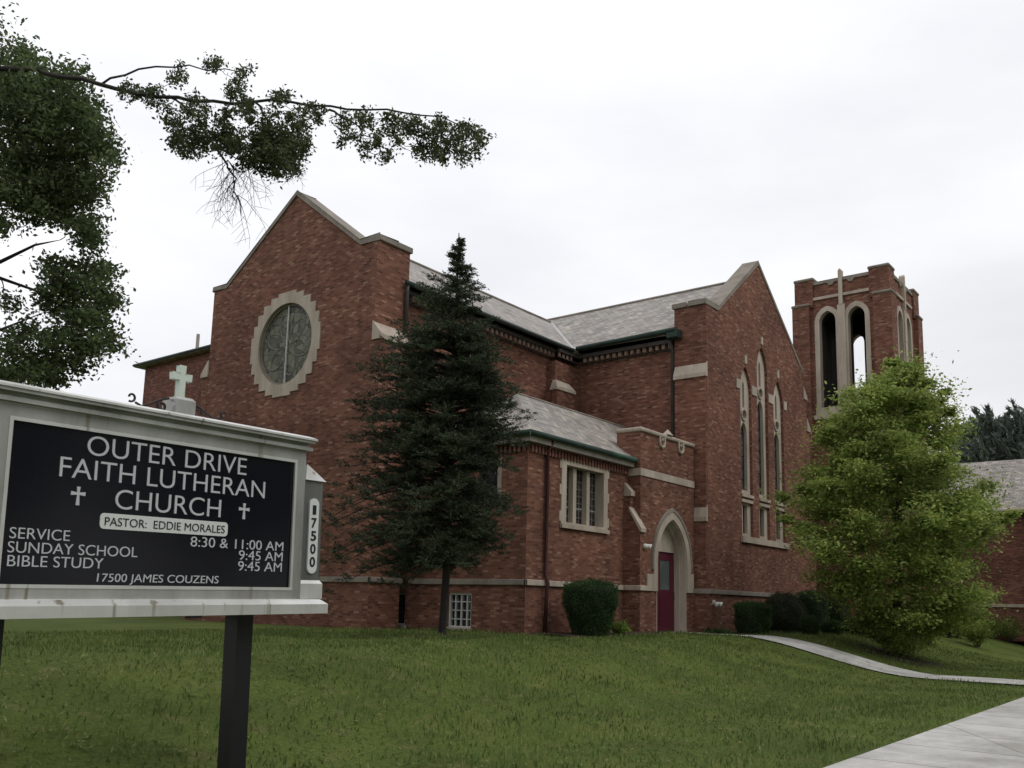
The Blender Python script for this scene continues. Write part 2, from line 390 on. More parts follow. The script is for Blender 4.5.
# --- nave gable with the rose window
gw = MB()
gout = [(18.51, ZB), (26.42, ZB), (26.42, 10.95), (25.72, 10.95), (22.30, 13.3), (19.2, 10.95), (18.51, 10.95)]
gw.plate(FX(17.18), [gout, circ(22.45, 8.5, 1.33, 40)], 0, -.6)
gw.box(17.78, 18.48, 18.51, 19.3, ZB, 10.95); gw.box(17.78, 18.48, 25.63, 26.42, ZB, 10.95)
NG = gw.build('gable_wall', BRICK, CH)
bt_ = MB(); bt_.box(17.17, 18.33, 18.2, 18.52, ZB, 8.1); bt_.build('buttress', BRICK, CH)
w_ = MB(); weather(w_, FY(18.51), 17.18, 18.33, 8.12, 8.55, 0, .31); w_.build('buttress_cap', STONE, CH)
bt_ = MB(); bt_.box(17.17, 18.33, 26.4, 26.72, ZB, 8.1); bt_.build('buttress', BRICK, CH)
w_ = MB(); weather(w_, FYp(26.42), 17.18, 18.33, 8.12, 8.55, 0, .31); w_.build('buttress_cap', STONE, CH)
cp = MB()
cout = [(18.44, 10.953), (19.2, 10.953), (22.30, 13.303), (25.72, 10.953), (26.47, 10.953), (26.47, 11.09), (25.70, 11.09), (22.30, 13.46), (19.24, 11.13), (18.44, 11.13)]
cp.plate(FX(17.18), [cout], .025, -.72)
cp.box(17.9, 18.54, 18.44, 19.32, 10.953, 11.13); cp.box(17.9, 18.54, 25.6, 26.47, 10.953, 11.09)
cp.build('coping', STONE_G, CH, bevel=.03)
# rose window
rw = MB()
def stepped(uc, vc, r, n=14):
    out = []
    for i in range(n):
        a0 = 2*math.pi*(i+.0)/n; a1 = 2*math.pi*(i+1)/n
        rr = r+(.10 if i % 2 else -.04)
        out += [(uc+rr*math.cos(a0), vc+rr*math.sin(a0)), (uc+rr*math.cos(a1), vc+rr*math.sin(a1))]
    return out
# squared, stepped outer edge of the stone ring
step = []
for q in range(4):
    base_ = [(1.66, .0), (1.66, .42), (1.56, .42), (1.56, .78), (1.38, .78), (1.38, 1.12), (1.12, 1.12), (1.12, 1.38), (.78, 1.38), (.78, 1.56), (.42, 1.56), (.42, 1.66)]
    for x_, y_ in base_:
        for _ in range(q): x_, y_ = -y_, x_
        step.append((22.45+x_, 8.5+y_))
rw.plate(FX(17.18), [step, circ(22.45, 8.5, 1.29, 40)], .035, -.02)
RW = rw.build('rose_window', STONE, CH)
r2 = MB(); r2.plate(FX(17.18), [circ(22.45, 8.5, 1.325, 40), circ(22.45, 8.5, 1.27, 40)], -.02, -.5)
r2.plate(FX(17.18), [circ(22.45, 8.5, 1.27, 40), circ(22.45, 8.5, 1.225, 40)], -.06, -.5); r2.build('moulding', STONE_G, RW)
r3 = MB(); r3.plate(FX(17.18), [circ(22.45, 8.5, 1.24, 40)], -.11, -.14); r3.build('glass', ROSEG, RW)
r4 = MB()
X4 = 17.18+.105
for k in range(6):
    a = k*math.pi/3+.3
    pts = []
    for i in range(17):
        t_ = 2*math.pi*i/16; px_ = .56+.46*math.cos(t_); py_ = .25*math.sin(t_)
        pts.append((X4, 22.45+px_*math.cos(a)-py_*math.sin(a), 8.5+px_*math.sin(a)+py_*math.cos(a)))
    r4.tube(pts, .017, 5, False)
r4.tube([(X4, 22.45+.14*math.cos(t_*.5236), 8.5+.14*math.sin(t_*.5236)) for t_ in range(13)], .02, 5, False)
GREYL = rough_mat('dull_lead_came', (.17, .175, .14), (.26, .265, .225), 4)
r4.build('tracery', GREYL, RW)
r5 = MB(); r5.box(X4-.05, X4-.01, 22.43, 22.47, 7.26, 9.74); r5.build('glazing_bar', WHITEF, RW)
# --- nave side walls, roof
nw = MB(); nw.box(18.48, 27.9, 18.9, 19.3, ZB, 9.72); nw.build('side_wall', BRICK, CH)
nw = MB(); nw.box(18.48, 42, 25.62, 26.02, ZB, 9.72); nw.build('side_wall', BRICK, CH)
nw = MB(); nw.plate(FXp(41.6), [[(19, ZB), (26, ZB), (26, 9.7), (22.46, 12.4), (19, 9.7)]], 0, .4); nw.build('gable_wall', BRICK, CH)
def gable_roof(frame, L0, L1, uc, hw, zr, slope, th=.09):
    zr = zr; pts = [(uc-hw, zr-slope*hw), (uc, zr), (uc+hw, zr-slope*hw), (uc+hw, zr-slope*hw-th), (uc, zr-th*1.2), (uc-hw, zr-slope*hw-th)]
    mb = MB(); mb.plate(frame, [pts], L0, L1); return mb
_m = gable_roof(lambda u, v, n: (n, u, v), 18.49, 42, 22.46, 4.07, 12.85, .70); _m2 = gable_roof(lambda u, v, n: (n, u, v), 17.75, 18.488, 22.46, 3.9, 12.85, .70); _m.add(_m2.v, _m2.f); NR = _m.build('roof', SLATE, CH)
rt = MB(); rt.tube([(17.8, 22.46, 12.87), (31.3, 22.46, 12.87)], .06, 6); rt.build('ridge_cap', STONE_G, NR)
_m = gable_roof(lambda u, v, n: (u, n, v), 14.51, 31, 31.85, 4.72, 13.25, .672); _m2 = gable_roof(lambda u, v, n: (u, n, v), 13.87, 14.508, 31.85, 4.4, 13.25, .672); _m.add(_m2.v, _m2.f); TR = _m.build('roof', SLATE, CH)
rt = MB(); rt.tube([(31.85, 13.9, 13.27), (31.85, 31, 13.27)], .06, 6); rt.build('ridge_cap', STONE_G, TR)
va = MB(); va.tube([(26.98, 18.38, 10.03), (31.2, 22.46, 12.88)], .06, 4); va.tube([(26.7, 18.36, 10.02), (27.2, 18.36, 10.05)], .07, 4); va.build('valley_flashing', LEAD, CH)
# gutters
def gutter(pts, r, mat_, name='gutter'):
    g_ = MB(); g_.tube(pts, r, 8); return g_.build(name, mat_, CH, True)
gutter([(18.24, 18.37, 9.97), (26.9, 18.37, 9.97)], .08, DARKGUT)
gutter([(27.05, 18.3, 10.06), (27.05, 14.3, 10.12)], .09, COPPER2)
# cornice: frieze board + little brick corbels (one part each)
def cornice(axis, c, a0, a1, ztop, out=.24, pitch=.25):
    f_ = MB(); g_ = MB()
    n = int((a1-a0)/pitch)
    for i in range(n):
        u = a0+(i+.5)*pitch
        if axis == 'X': g_.box(u-.06, u+.06, c-out+.08, c+.02, ztop-.29, ztop-.13)
        else: g_.box(c-out+.08, c+.02, u-.06, u+.06, ztop-.29, ztop-.13)
    if axis == 'X':
        f_.box(a0, a1, c-out, c+.02, ztop-.13, ztop); f_.box(a0, a1, c-.06, c+.02, ztop-.33, ztop-.292)
    else:
        f_.box(c-out, c+.02, a0, a1, ztop-.13, ztop); f_.box(c-.06, c+.02, a0, a1, ztop-.33, ztop-.292)
    fo = f_.build('cornice', GREENPIPE, CH); g_.build('corbel_table', DENT, fo); return fo
cornice('X', 18.9, 18.5, 26.3, 9.9, .3)
cornice('X', 18.5, 26.1, 27.28, 9.9, .1)
cornice('Y', 27.6, 14.55, 18.48, 9.9, .3)
# inner corner pier
pc = MB(); pc.box(26.0, 27.6, 18.5, 18.92, 5.5, 9.42); pc.box(25.85, 26.95, 18.30, 18.52, 5.5, 8.34); pc.build('pier', BRICK, CH)
k_ = MB(); k_.add([(25.98, 18.47, 8.70), (26.82, 18.47, 8.70), (26.98, 18.26, 8.42), (26.45, 18.26, 8.46), (25.80, 18.26, 8.40), (25.98, 18.6, 8.70), (26.82, 18.6, 8.70), (26.98, 18.6, 8.32), (25.80, 18.6, 8.30), (26.98, 18.26, 8.32), (25.80, 18.26, 8.30)],
    [(0, 1, 2, 3, 4), (4, 3, 2, 9, 10), (0, 4, 10, 8, 5), (1, 6, 7, 9, 2), (0, 5, 6, 1), (5, 8, 7, 6), (8, 10, 9, 7)]); k_.build('pier_cap', STONE, CH)
# --- transept gable with three lancets
ta = MB()
LANC = [(30.55, 9.46), (32.05, 10.54), (33.57, 9.56)]
tout = [(27.4, ZB), (36.3, ZB), (36.3, 10.45), (31.85, 13.72), (28.3, 10.95), (27.4, 10.95)]
holes = [arch(u, .48, 3.3, za-.95, za) for u, za in LANC]
ta.plate(FY(13.31), [tout]+holes, 0, -.6)
ta.box(27.4, 28.3, 13.91, 14.5, ZB, 10.95); ta.box(35.4, 36.3, 13.91, 14.5, ZB, 10.2)
ta.build('gable_wall', BRICK, CH)
cp = MB()
cout = [(27.33, 10.953), (28.3, 10.953), (31.85, 13.723), (36.33, 10.43), (36.33, 10.54), (31.85, 13.90), (28.34, 11.13), (27.33, 11.13)]
cp.plate(FY(13.31), [cout], .02, -.62); cp.box(27.33, 28.32, 14.03, 14.56, 10.953, 11.13)
cp.build('coping', STONE_G, CH, bevel=.03)
# side buttress steps
for sx, X, steps in ((-1, 27.4, [(8.95, .08), (4.1, .12)]), (1, 36.3, [(9.9, .3), (8.6, .62), (3.75, .95)])):
    prev = 0
    bb = MB(); ww = MB()
    for z, p in steps:
        if sx < 0: bb.box(X-p, X+.01, 13.32+.01*p, 14.45, ZB, z-.4)
        else: bb.box(X-.01, X+p, 13.32+.01*p, 14.45, ZB, z-.4)
        weather(ww, FX(X) if sx < 0 else FXp(X), 13.31, 14.45, z-.4, z, prev, p, .06, .03)
        prev = p
    bb.build('buttress', BRICK, CH); ww.build('buttress_cap', STONE, CH)
# narrow forward buttress below
for u, za in LANC:
    l_ = MB()
    hole = arch(u, .46, 3.3, za-.95, za-.04)
    slit = arch(u, .085, za-1.5, za-.75, za-.55, 4)
    quat = circ(u, za-1.78, .15, 12)
    main = arch(u, .26, 4.95, za-2.45, za-2.05, 5)
    low = rect(u-.19, u+.19, 3.42, 4.42)
    l_.plate(FY(13.31), [arch(u, .475, 3.305, za-.95, za-.02), slit, quat, main, low], -.10, -.22)
    LO = l_.build('lancet_window', STONE, CH)
    g_ = MB(); g_.plate(FY(13.31), [rect(u-.4, u+.4, 3.35, za-.4)], -.25, -.28); g_.build('glass', LANCG, LO)
    q_ = MB()
    for dz_ in (4.5, 4.68): q_.box(u-.48, u+.48, 13.31-.015-(dz_-4.5)*.2, 13.40, dz_, dz_+.11)
    q_.build('transom', STONE, LO)
    q_ = MB()
    for zz in np.arange(5.35, za-2.3, .42): q_.box(u-.26, u+.26, 13.535, 13.555, zz, zz+.022)
    q_.build('glazing_bar', DARKGUT, LO)
    q_ = MB(); q_.box(u-.08, u+.08, 13.27, 13.4, za+.10, za+.40); q_.build('keystone', STONE, LO)
    q_ = MB(); q_.tube([(u-.02*1+.2*math.cos(a), 13.38, za-1.78+.2*math.sin(a)) for a in np.linspace(0, 6.283, 13)], .03, 5, False); q_.build('quatrefoil_ring', STONE, LO)
q_ = MB(); q_.box(29.95, 34.2, 13.22, 13.4, 3.08, 3.295); q_.build('window_sill', STONE, CH)
for u0, u1 in ((29.74, 30.04), (31.06, 31.5), (32.6, 33.02), (34.1, 34.36)):
    q_ = MB(); q_.box(u0, u1, 13.275, 13.4, 8.52, 8.86); q_.build('stone_block', STONE, CH)
tw = MB(); tw.box(27.6, 28.0, 14.5, 18.92, ZB, 9.72); tw.build('side_wall', BRICK, CH)
tw = MB(); tw.box(35.5, 35.9, 14.5, 30.6, ZB, 9.72); tw.build('side_wall', BRICK, CH)
tw = MB(); tw.plate(FYp(30.6), [[(27.4, ZB), (36.3, ZB), (36.3, 10.4), (31.85, 13.6), (27.4, 10.4)]], 0, .4); tw.build('gable_wall', BRICK, CH)
tw = MB(); tw.box(27.8, 28.2, 26.02, 30.6, ZB, 9.72); tw.build('side_wall', BRICK, CH)
# --- annex
aw = MB()
WIN = (20.40, 22.40, 2.96, 4.60)
aw.plate(FY(14.15), [rect(18.73, 23.8, ZB, 4.9), rect(WIN[0], WIN[1], WIN[2], WIN[3])], 0, -.4)
AN = aw.build('annex_wall', BRICK, CH)
al = MB()
W1 = (18.34, 18.82, .1, 1.0); W2 = (15.92, 16.74, .1, 1.02); W3 = (15.0, 15.78, 3.42, 4.7)
al.plate(FX(18.73), [rect(14.55, 18.9, ZB, 4.9), rect(W1[0], W1[1], W1[2], W1[3])[::1], rect(*W2), rect(*W3)], 0, -.4)
al.build('annex_wall', BRICK, CH)
# annex window
ws = MB(); ws.plate(FY(14.15), [rect(20.23, 22.57, 2.84, 4.72), rect(20.46, 22.35, 2.99, 4.56)], .035, -.33)
for i, z in enumerate((3.0, 3.36, 3.72, 4.08, 4.44)):
    if i % 2 == 0:
        ws.box(20.15, 20.235, 14.12, 14.2, z, z+.28); ws.box(22.565, 22.65, 14.12, 14.2, z, z+.28)
ws.box(20.2, 22.6, 14.06, 14.14, 2.82, 2.93)
AW = ws.build('annex_window', STONE, CH)
ws = MB()
for u in (20.99, 21.67): ws.plate(FY(14.15), [rect(u, u+.16, 3.0, 4.55)], -.11, -.3)
ws.build('mullion', STONE, AW)
ws = MB(); ws.plate(FY(14.15), [rect(20.44, 22.37, 2.97, 4.57)], -.27, -.3); ws.build('glass', SQG, AW)
ws = MB()
for a, b_ in ((20.46, 20.99), (21.15, 21.67), (21.83, 22.35)):
    ws.box(a, b_, 14.385, 14.412, 3.43, 3.47)
    for z in np.arange(3.2, 4.5, .2): ws.box(a, b_, 14.405, 14.416, z, z+.012)
    for k in (1, 2): ws.box(a+(b_-a)*k/3-.007, a+(b_-a)*k/3+.007, 14.405, 14.416, 3.0, 4.55)
ws.build('glazing_bar', GREYL, AW)
# annex side windows
for (y0, y1, z0, z1), kind in ((W1, 1), (W2, 2), (W3, 3)):
    f_ = MB(); f_.plate(FX(18.73), [rect(y0-.01, y1+.01, z0-.01, z1+.01), rect(y0+.05, y1-.05, z0+.05, z1-.05)], -.04, -.14)
    fo = f_.build('window_frame', WHITEF if kind != 3 else DARKGUT, CH)
    g_ = MB(); g_.plate(FX(18.73), [rect(y0, y1, z0, z1)], -.16, -.19); g_.build('glass', SQG, fo)
    s_ = MB(); s_.box(18.66, 18.9, y0-.06, y1+.06, z0-.12, z0+.015); s_.build('window_sill', STONE, fo)
    if kind == 2:
        q_ = MB()
        for k in (1, 2, 3): q_.box(18.80, 18.84, y0+(y1-y0)*k/4-.02, y0+(y1-y0)*k/4+.02, z0+.05, z1-.05)
        for k in (1, 2, 3): q_.box(18.805, 18.835, y0+.05, y1-.05, z0+(z1-z0)*k/4-.012, z0+(z1-z0)*k/4+.012)
        q_.build('glazing_bar', WHITEF, fo)
    if kind == 3:
        q_ = MB(); q_.box(18.72, 18.98, y0+.002, y0+.14, z0, z1); q_.build('window_jamb', STONE, fo)
# annex eaves: brick soldiers, fascia, gutter
e_ = MB()
for i in range(33): e_.box(18.80+i*.15, 18.88+i*.15, 14.07, 14.16, 4.68, 4.88)
e_.box(18.66, 23.76, 14.05, 14.16, 4.88, 4.915)
e_.build('soldier_course', BRICK2, CH)
e_ = MB()
for i in range(31): e_.box(18.65, 18.74, 14.2+i*.15, 14.28+i*.15, 4.68, 4.88)
e_.build('soldier_course', BRICK2, CH)
e_ = MB(); e_.box(18.50, 23.76, 13.93, 14.16, 4.916, 5.06); e_.box(18.50, 18.75, 14.162, 18.88, 4.916, 5.06); e_.build('fascia', FASCIA, CH)
gutter([(18.42, 18.88, 5.12), (18.42, 17.6, 5.12)], .078, COPPER); gutter([(18.42, 17.59, 5.12), (18.42, 13.86, 5.12)], .075, COPPER2)
gutter([(18.42, 13.86, 5.12), (22.3, 13.86, 5.12)], .08, COPPER2); gutter([(22.302, 13.86, 5.12), (23.74, 13.86, 5.12)], .082, COPPER)
ar = MB()
zr, ze = 7.0, 5.13
ar.add([(18.40, 13.84, ze), (27.79, 13.84, ze), (27.79, 16.5, zr), (21.25, 16.5, zr), (18.40, 18.88, ze), (27.79, 18.88, zr-1.55),
        (18.40, 13.84, ze-.08), (27.79, 13.84, ze-.08), (18.40, 18.88, ze-.08), (27.79, 18.88, ze-.08)],
       [(0, 1, 2, 3), (0, 3, 4), (3, 2, 5, 4), (6, 7, 1, 0), (8, 6, 0, 4), (9, 8, 4, 5), (7, 9, 5, 2, 1), (6, 8, 9, 7)])
AR = ar.build('roof', SLATE, CH)
rt = MB(); rt.tube([(21.25, 16.5, zr+.01), (27.5, 16.5, zr+.01)], .04, 6); rt.build('ridge_cap', STONE_G, AR)
# --- porch
po = MB()
po.plate(FY(13.72), [rect(23.76, 27.24, ZB, 6.0), arch(25.7, .97, ZB+.05, 2.15, 3.52, 10)], 0, -.45)
po.box(23.76, 24.3, 14.17, 14.55, ZB, 6.0)
po.box(24.3, 27.38, 14.3, 14.55, 2.9, 6.0)
po.build('porch_wall', BRICK, CH)
q_ = MB(); q_.box(23.70, 27.23, 13.65, 14.6, 6.003, 6.14); q_.build('coping', STONE, CH, bevel=.05)
q_ = MB()
q_.add([(25.3, 13.6, 6.145), (25.62, 13.6, 6.145), (25.62, 13.85, 6.145), (25.3, 13.85, 6.145), (25.46, 13.72, 6.34)], [(0, 1, 4), (1, 2, 4), (2, 3, 4), (3, 0, 4), (3, 2, 1, 0)]); q_.build('finial', STONE, CH)
q_ = MB(); q_.box(23.73, 27.22, 13.69, 13.73, 4.66, 4.88); q_.box(23.73, 23.77, 13.732, 14.14, 4.66, 4.88); q_.build('string_course', STONE, CH)
for u in (24.85, 26.08):
    q_ = MB()
    q_.tube([(u+.05, 13.69, 6.03), (u+.05, 13.69, 5.84), (u+.09, 13.69, 5.74), (u+.2, 13.69, 5.69), (u+.31, 13.69, 5.74), (u+.35, 13.69, 5.84), (u+.35, 13.69, 6.03)], .05, 6)
    q_.tube([(u+.2, 13.69, 5.99), (u+.2, 13.69, 5.9)], .05, 6); q_.build('scroll_ornament', STONE, CH)
# side buttress of the porch
q_ = MB(); q_.box(23.5, 23.765, 13.58, 14.16, ZB, 3.0); q_.plate(lambda u, v, n: (n, u, v), [[(13.58, 2.99), (14.16, 2.99), (14.16, 3.9), (13.93, 3.62), (13.58, 3.08)]], 23.5, 23.765); q_.box(23.55, 23.765, 13.94, 14.16, 3.5, 4.12); q_.build('buttress', BRICK, CH)
q_ = MB(); q_.plate(lambda u, v, n: (n, u, v), [[(13.53, 3.05), (13.95, 3.70), (13.95, 3.60), (13.58, 2.96), (13.53, 2.94)]], 23.48, 23.78); weather(q_, FY(14.15), 23.55, 23.77, 4.16, 4.45, 0, .21, .04, .02); q_.build('buttress_cap', STONE, CH)
# door surround
ds = MB()
ds.plate(FY(13.72), [arch(25.7, 1.19, 1.25, 2.15, 3.74, 12), arch(25.7, .95, 1.25-.001, 2.15, 3.5, 12)], .05, -.02)
def ring(mb, fr, uc, ho, zo, hi, zi, zs, z0, n0, n1, n=12):
    o_ = arch(uc, ho, z0, zs, zo, n)[1:]; i_ = arch(uc, hi, z0, zs, zi, n)[1:]
    o_ = [o_[0]]+o_[1:]+[(uc-ho, z0)]; i_ = [i_[0]]+i_[1:]+[(uc-hi, z0)]
    k = len(mb.v); m_ = len(o_)
    for nn in (n0, n1):
        for p in o_: mb.v.append(tuple(fr(p[0], p[1], nn)))
        for p in i_: mb.v.append(tuple(fr(p[0], p[1], nn)))
    for j in range(m_-1):
        mb.f += [(k+j, k+j+1, k+m_+j+1, k+m_+j), (k+2*m_+j, k+3*m_+j, k+3*m_+j+1, k+2*m_+j+1),
                 (k+j, k+2*m_+j, k+2*m_+j+1, k+j+1), (k+m_+j, k+m_+j+1, k+3*m_+j+1, k+3*m_+j)]
    for j in (0, m_-1): mb.f.append((k+j, k+m_+j, k+3*m_+j, k+2*m_+j))
ds = MB()
ring(ds, FY(13.72), 25.7, 1.19, 3.74, .96, 3.50, 2.15, 1.25, .05, -.02)
ring(ds, FY(13.72), 25.7, .966, 3.51, .93, 3.46, 2.15, ZB, -.0, -.44)
ring(ds, FY(13.72), 25.7, .932, 3.46, .86, 3.34, 2.15, ZB, -.2, -.44)
ds.box(24.1, 24.52, 13.67, 13.73, 1.25, 1.75); ds.box(26.88, 27.1, 13.67, 13.73, 1.25, 1.85)
ds.plate(FY(13.72), [[p for p in arch(25.7, .94, 2.50, 2.55, 3.47, 10)]], -.33, -.46)
DS = ds.build('door_surround', STONE, CH)
q_ = MB(); ring(q_, FY(13.72), 25.7, 1.27, 3.86, 1.195, 3.745, 2.15, 1.9, .07, -.02); q_.build('hood_mould', STONE_G, DS)
dz0 = -.02
for i, (a, b_) in enumerate(((24.76, 25.50), (25.51, 26.645))):
    d_ = MB(); gl = rect(a+.13, a+.78, 1.32, 2.24) if i else rect(a+.2, b_-.2, 1.34, 2.2)
    d_.plate(FY(13.72), [rect(a, b_, .03, 2.49), gl], -.38, -.43)
    d_.box(a+.12, b_-.12, 14.092, 14.101, .22, 1.1)
    DD = d_.build('door', DOORM, CH)
    g_ = MB(); g_.plate(FY(13.72), [gl], -.40, -.42); g_.build('glass', PANE, DD)
    h_ = MB(); hx = a+.07 if i == 0 else b_-.22; h_.tube([(hx, 14.1, 1.0), (hx, 14.03, 1.02), (hx, 14.03, 1.25), (hx, 14.1, 1.27)], .014, 6); h_.build('handle', GREENPIPE, DD)
q_ = MB(); q_.box(24.6, 26.8, 13.3, 14.2, -.3, .02); q_.build('door_step', cm, CH)
# --- base string course
def band(x0, x1, y0, y1, name='base_course'):
    q = MB(); q.box(x0, x1, y0, y1, 1.24, 1.39); q.build(name, STONE_G if x1 < 18.8 or x0 > 27 else STONE, CH, bevel=.015)  # the darker left bands carry their shade in the stone colour
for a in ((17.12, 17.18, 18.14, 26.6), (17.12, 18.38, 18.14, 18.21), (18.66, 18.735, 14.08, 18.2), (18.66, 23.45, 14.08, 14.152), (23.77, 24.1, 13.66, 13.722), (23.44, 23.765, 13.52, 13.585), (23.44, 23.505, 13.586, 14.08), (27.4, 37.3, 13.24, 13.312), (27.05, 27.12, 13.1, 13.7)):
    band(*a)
# --- downspouts
def pipe(pts, r, mat_):
    p_ = MB(); p_.tube(pts, r, 8); o = p_.build('downspout', mat_, CH, True)
    z0, z1 = min(p[2] for p in pts), max(p[2] for p in pts)
    return o
pipe([(19.50, 13.86, 5.08), (19.50, 14.07, 4.8), (19.50, 14.07, 1.5), (19.50, 13.99, 1.3), (19.50, 14.03, 1.1), (19.50, 14.07, -.1)], .05, IRON)
pipe([(18.32, 18.39, 9.92), (18.34, 18.43, 9.7), (18.36, 18.43, 8.5)], .06, GREENPIPE)
pipe([(27.25, 14.62, 9.85), (27.5, 14.62, 9.5), (27.5, 14.62, 6.0)], .075, GREENPIPE)
q_ = MB(); q_.box(27.0, 27.39, 14.2, 14.6, 9.86, 10.14); q_.build('rain_head', COPPER2, CH)
# --- belfry tower
TX, TY, HX, HY = 42.55, 12.90, 2.55, 2.20
tb = MB()
I = .2
x0, x1, y0, y1 = TX-HX+I, TX+HX-I, TY-HY+I, TY+HY-I
def tower_face(mb, fr, uc, a, b_):
    hs = [arch(uc+s_*.645, .40, 9.78, 13.75, 14.3, 8) for s_ in (-1, 1)]
    mb.plate(fr, [rect(a, b_, ZB, 15.55)]+hs, 0, -.55)
tower_face(tb, FX(x0), TY, y0, y1)
TW = tb.build('tower', BRICK, CH)
tb = MB(); tower_face(tb, FXp(x1), TY, y0, y1); tb.build('tower_wall', BRICK, TW)
tb = MB(); tower_face(tb, FY(y0), TX, x0+.55, x1-.55); tb.build('tower_wall', BRICK, TW)
tb = MB(); tower_face(tb, FYp(y1), TX, x0+.55, x1-.55); tb.build('tower_wall', BRICK, TW)
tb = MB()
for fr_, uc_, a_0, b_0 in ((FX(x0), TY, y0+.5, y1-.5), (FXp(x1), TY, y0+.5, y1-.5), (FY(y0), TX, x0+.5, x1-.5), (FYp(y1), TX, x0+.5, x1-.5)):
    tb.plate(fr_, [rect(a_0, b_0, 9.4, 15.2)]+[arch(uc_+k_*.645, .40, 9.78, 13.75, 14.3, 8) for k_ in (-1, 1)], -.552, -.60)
tb.build('belfry_shade', DARK, TW)  # dark plates over the brick put the belfry's inner shade into colour
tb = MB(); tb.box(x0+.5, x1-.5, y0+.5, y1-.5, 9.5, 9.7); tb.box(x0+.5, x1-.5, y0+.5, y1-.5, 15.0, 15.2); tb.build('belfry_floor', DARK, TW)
for sx in (-1, 1):
    for sy in (-1, 1):
        cx_, cy_ = TX+sx*HX, TY+sy*HY
        a0, a1 = sorted((cx_, cx_-sx*.80)); b0, b1 = sorted((cy_, cy_-sy*.78))
        tb = MB(); tb.box(a0, a1, b0, b1, ZB, 14.55)
        c0, c1 = sorted((cx_-sx*.1, cx_-sx*.98)); d0, d1 = sorted((cy_-sy*.1, cy_-sy*.95))
        tb.box(c0, c1, d0, d1, 14.5, 15.78); tb.build('corner_pier', BRICK, TW)
        tb = MB(); tb.box(a0-.05, a1+.05, b0-.05, b1+.05, 14.553, 14.70); tb.box(c0-.05, c1+.05, d0-.05, d1+.05, 15.783, 15.93); tb.build('pier_cap', STONE_G, TW, bevel=.07)
cpn = MB()
for fr, uc, hw in ((FX(x0), TY, HY-.93), (FXp(x1), TY, HY-.93), (FY(y0), TX, HX-.96), (FYp(y1), TX, HX-.96)):
    cpn.plate(fr, [[(uc-hw, 15.553), (uc-.62, 15.553), (uc-.52, 15.42), (uc-.38, 15.42), (uc-.28, 15.553), (uc+.28, 15.553), (uc+.38, 15.42), (uc+.52, 15.42), (uc+.62, 15.553), (uc+hw, 15.553), (uc+hw, 15.70), (uc-hw, 15.70)]], .06, -.6)
cpn.build('coping', STONE_G, TW)
for fr, uc in ((FX(x0), TY), (FXp(x1), TY), (FY(y0), TX), (FYp(y1), TX)):
    s_ = MB()
    for k in (-1, 1):
        ring(s_, fr, uc+k*.645, .58, 14.47, .37, 14.24, 13.75, 9.78, .05, -.3, 9)
    s_.build('opening_surround', STONE, TW)
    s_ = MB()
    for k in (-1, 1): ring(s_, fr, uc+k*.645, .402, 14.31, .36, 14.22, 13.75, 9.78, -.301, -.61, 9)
    s_.build('opening_shade', DARK, TW)  # dark rings paint the shade deep in the openings
    s_ = MB()
    s_.plate(fr, [rect(uc-.17, uc+.17, 9.78, 14.42)], .11, -.3)
    s_.plate(fr, [[(uc-.085, 14.42), (uc+.085, 14.42), (uc+.085, 16.0), (uc, 16.1), (uc-.085, 16.0)]], .13, -.1)
    s_.plate(fr, [rect(uc-1.31, uc-.086, 14.82, 14.95)], .08, -.1); s_.plate(fr, [rect(uc+.086, uc+1.31, 14.82, 14.95)], .08, -.1)
    s_.build('cross', STONE, TW)
    s_ = MB(); s_.plate(fr, [rect(uc-1.31, uc+1.31, 9.25, 9.45)], .16, -.3); s_.plate(fr, [rect(uc-1.25, uc+1.25, 9.452, 9.778)], .08, -.5); s_.build('opening_sill', STONE, TW)
# --- low links beside the tower
lk = MB(); lk.box(36.2, 39.98, 14.5, 18, ZB, 3.9); lk.build('link_wall', BRICK, CH)
lk = MB(); lk.box(36.1, 39.97, 14.4, 18.1, 3.903, 4.05); lk.build('coping', STONE, CH)
lk = MB(); lk.box(44.9, 49.9, 13.2, 18, ZB, 4.2); lk.build('link_wall', BRICK, CH)
lk = MB(); lk.box(44.8, 49.9, 13.1, 18.1, 4.203, 4.35); lk.build('coping', STONE, CH)
lk = MB(); lk.box(37.1, 38.2, 14.44, 14.52, 0, 2.3); lk.build('side_door', DARK, CH)
# --- rear wing seen left of the nave gable
rwg = MB(); rwg.box(20, 28, 26.03, 35.35, ZB, 10.2); RWG = rwg.build('rear_wing', BRICK2, CH)
q_ = MB(); q_.add([(19.72, 26.03, 10.33), (28.5, 26.03, 10.33), (28.5, 35.75, 10.33), (19.72, 35.75, 10.33), (24, 26.03, 11.6), (24, 32, 11.6), (19.72, 26.03, 10.2), (28.5, 26.03, 10.2), (28.5, 35.75, 10.2), (19.72, 35.75, 10.2)],
    [(0, 4, 5, 3), (3, 5, 2), (2, 5, 4, 1), (0, 1, 4), (6, 7, 1, 0), (7, 8, 2, 1), (8, 9, 3, 2), (9, 6, 0, 3), (9, 8, 7, 6)]); q_.build('roof', SLATE, RWG)
q_ = MB(); q_.tube([(19.70, 26.03, 10.28), (19.70, 35.77, 10.28), (28.5, 35.77, 10.28)], .06, 6); q_.build('gutter', DARKGUT, RWG)
q_ = MB(); q_.tube([(20.6, 32.6, 10.5), (20.6, 32.6, 11.35)], .07, 8); q_.build('vent_pipe', FASCIA, RWG)
